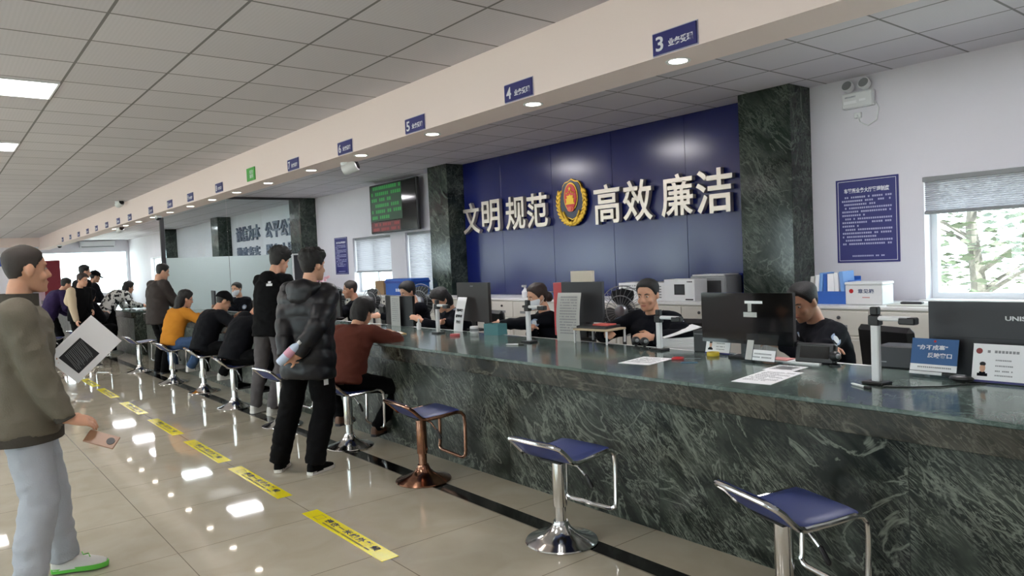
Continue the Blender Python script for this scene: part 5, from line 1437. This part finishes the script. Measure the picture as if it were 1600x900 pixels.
# --- far crowd
c = person('person in a black and white patterned top bending over the far counter', 2.86, 16.75, -72, 1.66, .92, 62, head=(18, -10, 0), feet=[('w', (2.82, 16.95, 0)), ('w', (2.9, 16.6, 0))], wr=[('w', (3.45, 17.0, .93)), ('w', (3.5, 16.65, .93))], top=C_cow, bottom=C_black, shoe=(C_wshoe, C_wsole), hair=dict(top=.032, side=.024, low=.0, extra=[((0, -.06, .09), (.09, .075, .1))]), voxel=.012, bulk=1.12, wide=1.15)
c = person('standing man in a dark cap and jacket near the far white wall', 2.62, 17.5, -72, 1.76, .92, 16, head=(14, -6, 0), wr=[(-.15, .4, 1.05), (.2, .4, 1.0)], top=C_black2, bottom=C_black, hair=dict(top=.012, side=.006, low=.05), voxel=.012, bulk=1.14)
cap_hat(c, C_black)
hd_ = MB(); hd_.ell(c['P2'] + V((0, -.09, -.02)), (.12, .07, .09), 14, 9); hd_.v = [c['S'] @ p for p in hd_.v]; remesh(hd_, 'hood', C_black2, .013, 2, c['jacket'])
c = person('seated person in a dark hooded jacket with the hood up, seen from behind', 2.27, 15.72, -60, 1.74, lean=16, head=(10, 0, 0), feet=sit(.13, .24, .16), wr=[(-.1, .4, .85), (.15, .4, .85)], top=C_black2, bottom=C_black, voxel=.012, bulk=1.22, face=False, hair=dict(top=.03, side=.028, low=-.0, mt=C_black2, extra=[((0, -.03, .11), (.10, .11, .125)), ((0, -.06, .02), (.095, .08, .07))]), **SIT)
c = person('person in a black top with a beige sleeve turned towards the camera', 2.14, 15.3, -150, 1.66, .9, 12, head=(14, 12, 0), wr=[(-.1, .25, .95), (.2, .2, .82)], top=C_black, bottom=C_black, hair=dict(mt=M_hairb, top=.024, side=.014), voxel=.012, bulk=1.05)
bs = MB(); bs.cap(c['shl'][1], c['el'][1], .083, .07, 14); bs.cap(c['el'][1], c['wi'][1], .07, .05, 14); bs.cap(c['shl'][1], c['P1'] + c['rt'] * .1 - c['front'] * .06, .08, .12, 14); bs.v = [c['S'] @ p for p in bs.v]
remesh(bs, 'beige_sleeve', C_beige, .013, 2, c['jacket'])
c = person('tall person whose head shows above the beige sleeved person', 2.42, 16.8, -70, 1.86, .97, 5, head=(8, -10, 0), top=C_black, bottom=C_black, voxel=.012, bulk=1.1)
c = person('person in dark purple half hidden behind the olive jacketed man', 1.8, 16.3, -75, 1.68, .9, 36, head=(18, 0, 0), wr=[(-.15, .4, .85), (.15, .4, .85)], top=C_purple, bottom=C_black, voxel=.012, bulk=1.14, face=False)
for hx_, hy_, lab in ((3.62, 18.6, 'person with grey dark hair behind the far counter, left of the patterned top'), (3.75, 17.6, 'person with dark hair partly hidden by the patterned top'), (4.35, 16.3, 'person with a pale face behind the far counter right of the patterned top')):
    person(lab, hx_ + .85, hy_, 80, 1.66, .6, 12, head=(14, 0, 0), feet=sit(.12, .2, .0), wr=[(-.2, .3, .9), (.2, .3, .9)], top=M_police, bottom=M_police, voxel=.012, hem=-.05, knees=SIT['knees'], hair=dict(mt=M_hairg))

# --- officers behind the counter
OS = dict(pz=.565, hem=-.05, knees=[(-.1, 1, .4), (.1, 1, .4)], feet=[(-.12, .34, 0), (.12, .34, 0)])
c = officer('central officer with very short hair in a navy uniform facing the counter', 4.54, 3.83, 96, 1.74, lean=9, head=(10, 8, 0), wr=[('w', (4.15, 3.55, .93)), ('w', (4.15, 4.02, .93))], elb=[(-1, -.3, -.3), (1, -.3, -.3)], hair=dict(top=.014, side=.008, low=.045), skin=M_skin2, bulk=1.16, **OS)
office_chair(4.68, 3.78, 96, 'black office chair under the central officer')
c = officer('right officer in navy uniform looking down beside the glossy monitor', 4.62, 2.43, 60, 1.72, lean=16, head=(24, 14, 0), wr=[('w', (4.2, 2.55, .93)), ('w', (4.22, 2.25, .93))], elb=[(-1, -.3, -.3), (1, -.3, -.3)], hair=dict(top=.02, side=.008, low=.04), skin=M_skin2, bulk=1.12, **OS)
office_chair(4.76, 2.32, 70, 'black office chair under the right officer, its back showing')
c = officer('woman officer with brown tied hair and a white mask', 4.5, 5.03, 62, 1.68, lean=11, head=(14, 12, 0), wr=[('w', (4.12, 5.55, .93)), ('w', (4.16, 4.95, .93))], elb=[(-1, -.3, -.3), (1, -.3, -.3)], hair=dict(mt=M_hairb, top=.02, side=.012, low=.02, extra=[((0, -.115, .08), (.045, .04, .05))]), bulk=1.06, **OS)
mask(c)
office_chair(4.64, 5.09, 70, 'black office chair under the masked woman officer')
c = officer('officer with a bowed head of black hair beside the monitor with the slip', 4.55, 6.55, 80, 1.69, lean=21, head=(38, 6, 0), wr=[('w', (4.15, 6.75, .93)), ('w', (4.15, 6.35, .93))], hair=dict(top=.03, side=.022, low=.0, extra=[((0, -.05, .08), (.088, .075, .1))]), bulk=1.06, voxel=.01, **OS)
office_chair(4.7, 6.52, 80, 'black office chair under the bowed officer')
c = officer('officer whose black hair shows above the curved monitor', 4.72, 7.72, 85, 1.72, lean=10, head=(20, 0, 0), wr=[('w', (4.3, 7.95, .93)), ('w', (4.3, 7.5, .93))], hair=dict(top=.028, side=.016), bulk=1.06, voxel=.012, **OS)
office_chair(4.84, 7.72, 85, 'black office chair under the officer at the curved monitor')
c = officer('older officer with receding hair looking left behind the brown sweater', 4.72, 9.35, 64, 1.74, lean=6, head=(8, 8, 0), wr=[('w', (4.3, 9.6, .93)), ('w', (4.3, 9.15, .93))], hair=dict(mt=M_hairg, top=.014, side=.01, temple=.03), skin=M_skin2, bulk=1.1, voxel=.01, **OS)
office_chair(4.84, 9.31, 70, 'black office chair under the older officer')
c = officer('officer in a white mask sitting before the frosted glass', 4.5, 13.55, 118, 1.74, lean=6, head=(6, 0, 0), wr=[('w', (4.15, 13.4, .93)), ('w', (4.15, 13.85, .93))], hair=dict(top=.014, side=.006, temple=.02), bulk=1.08, voxel=.011, **OS)
mask(c)
office_chair(4.62, 13.62, 110, 'black office chair under the masked officer by the frosted glass')
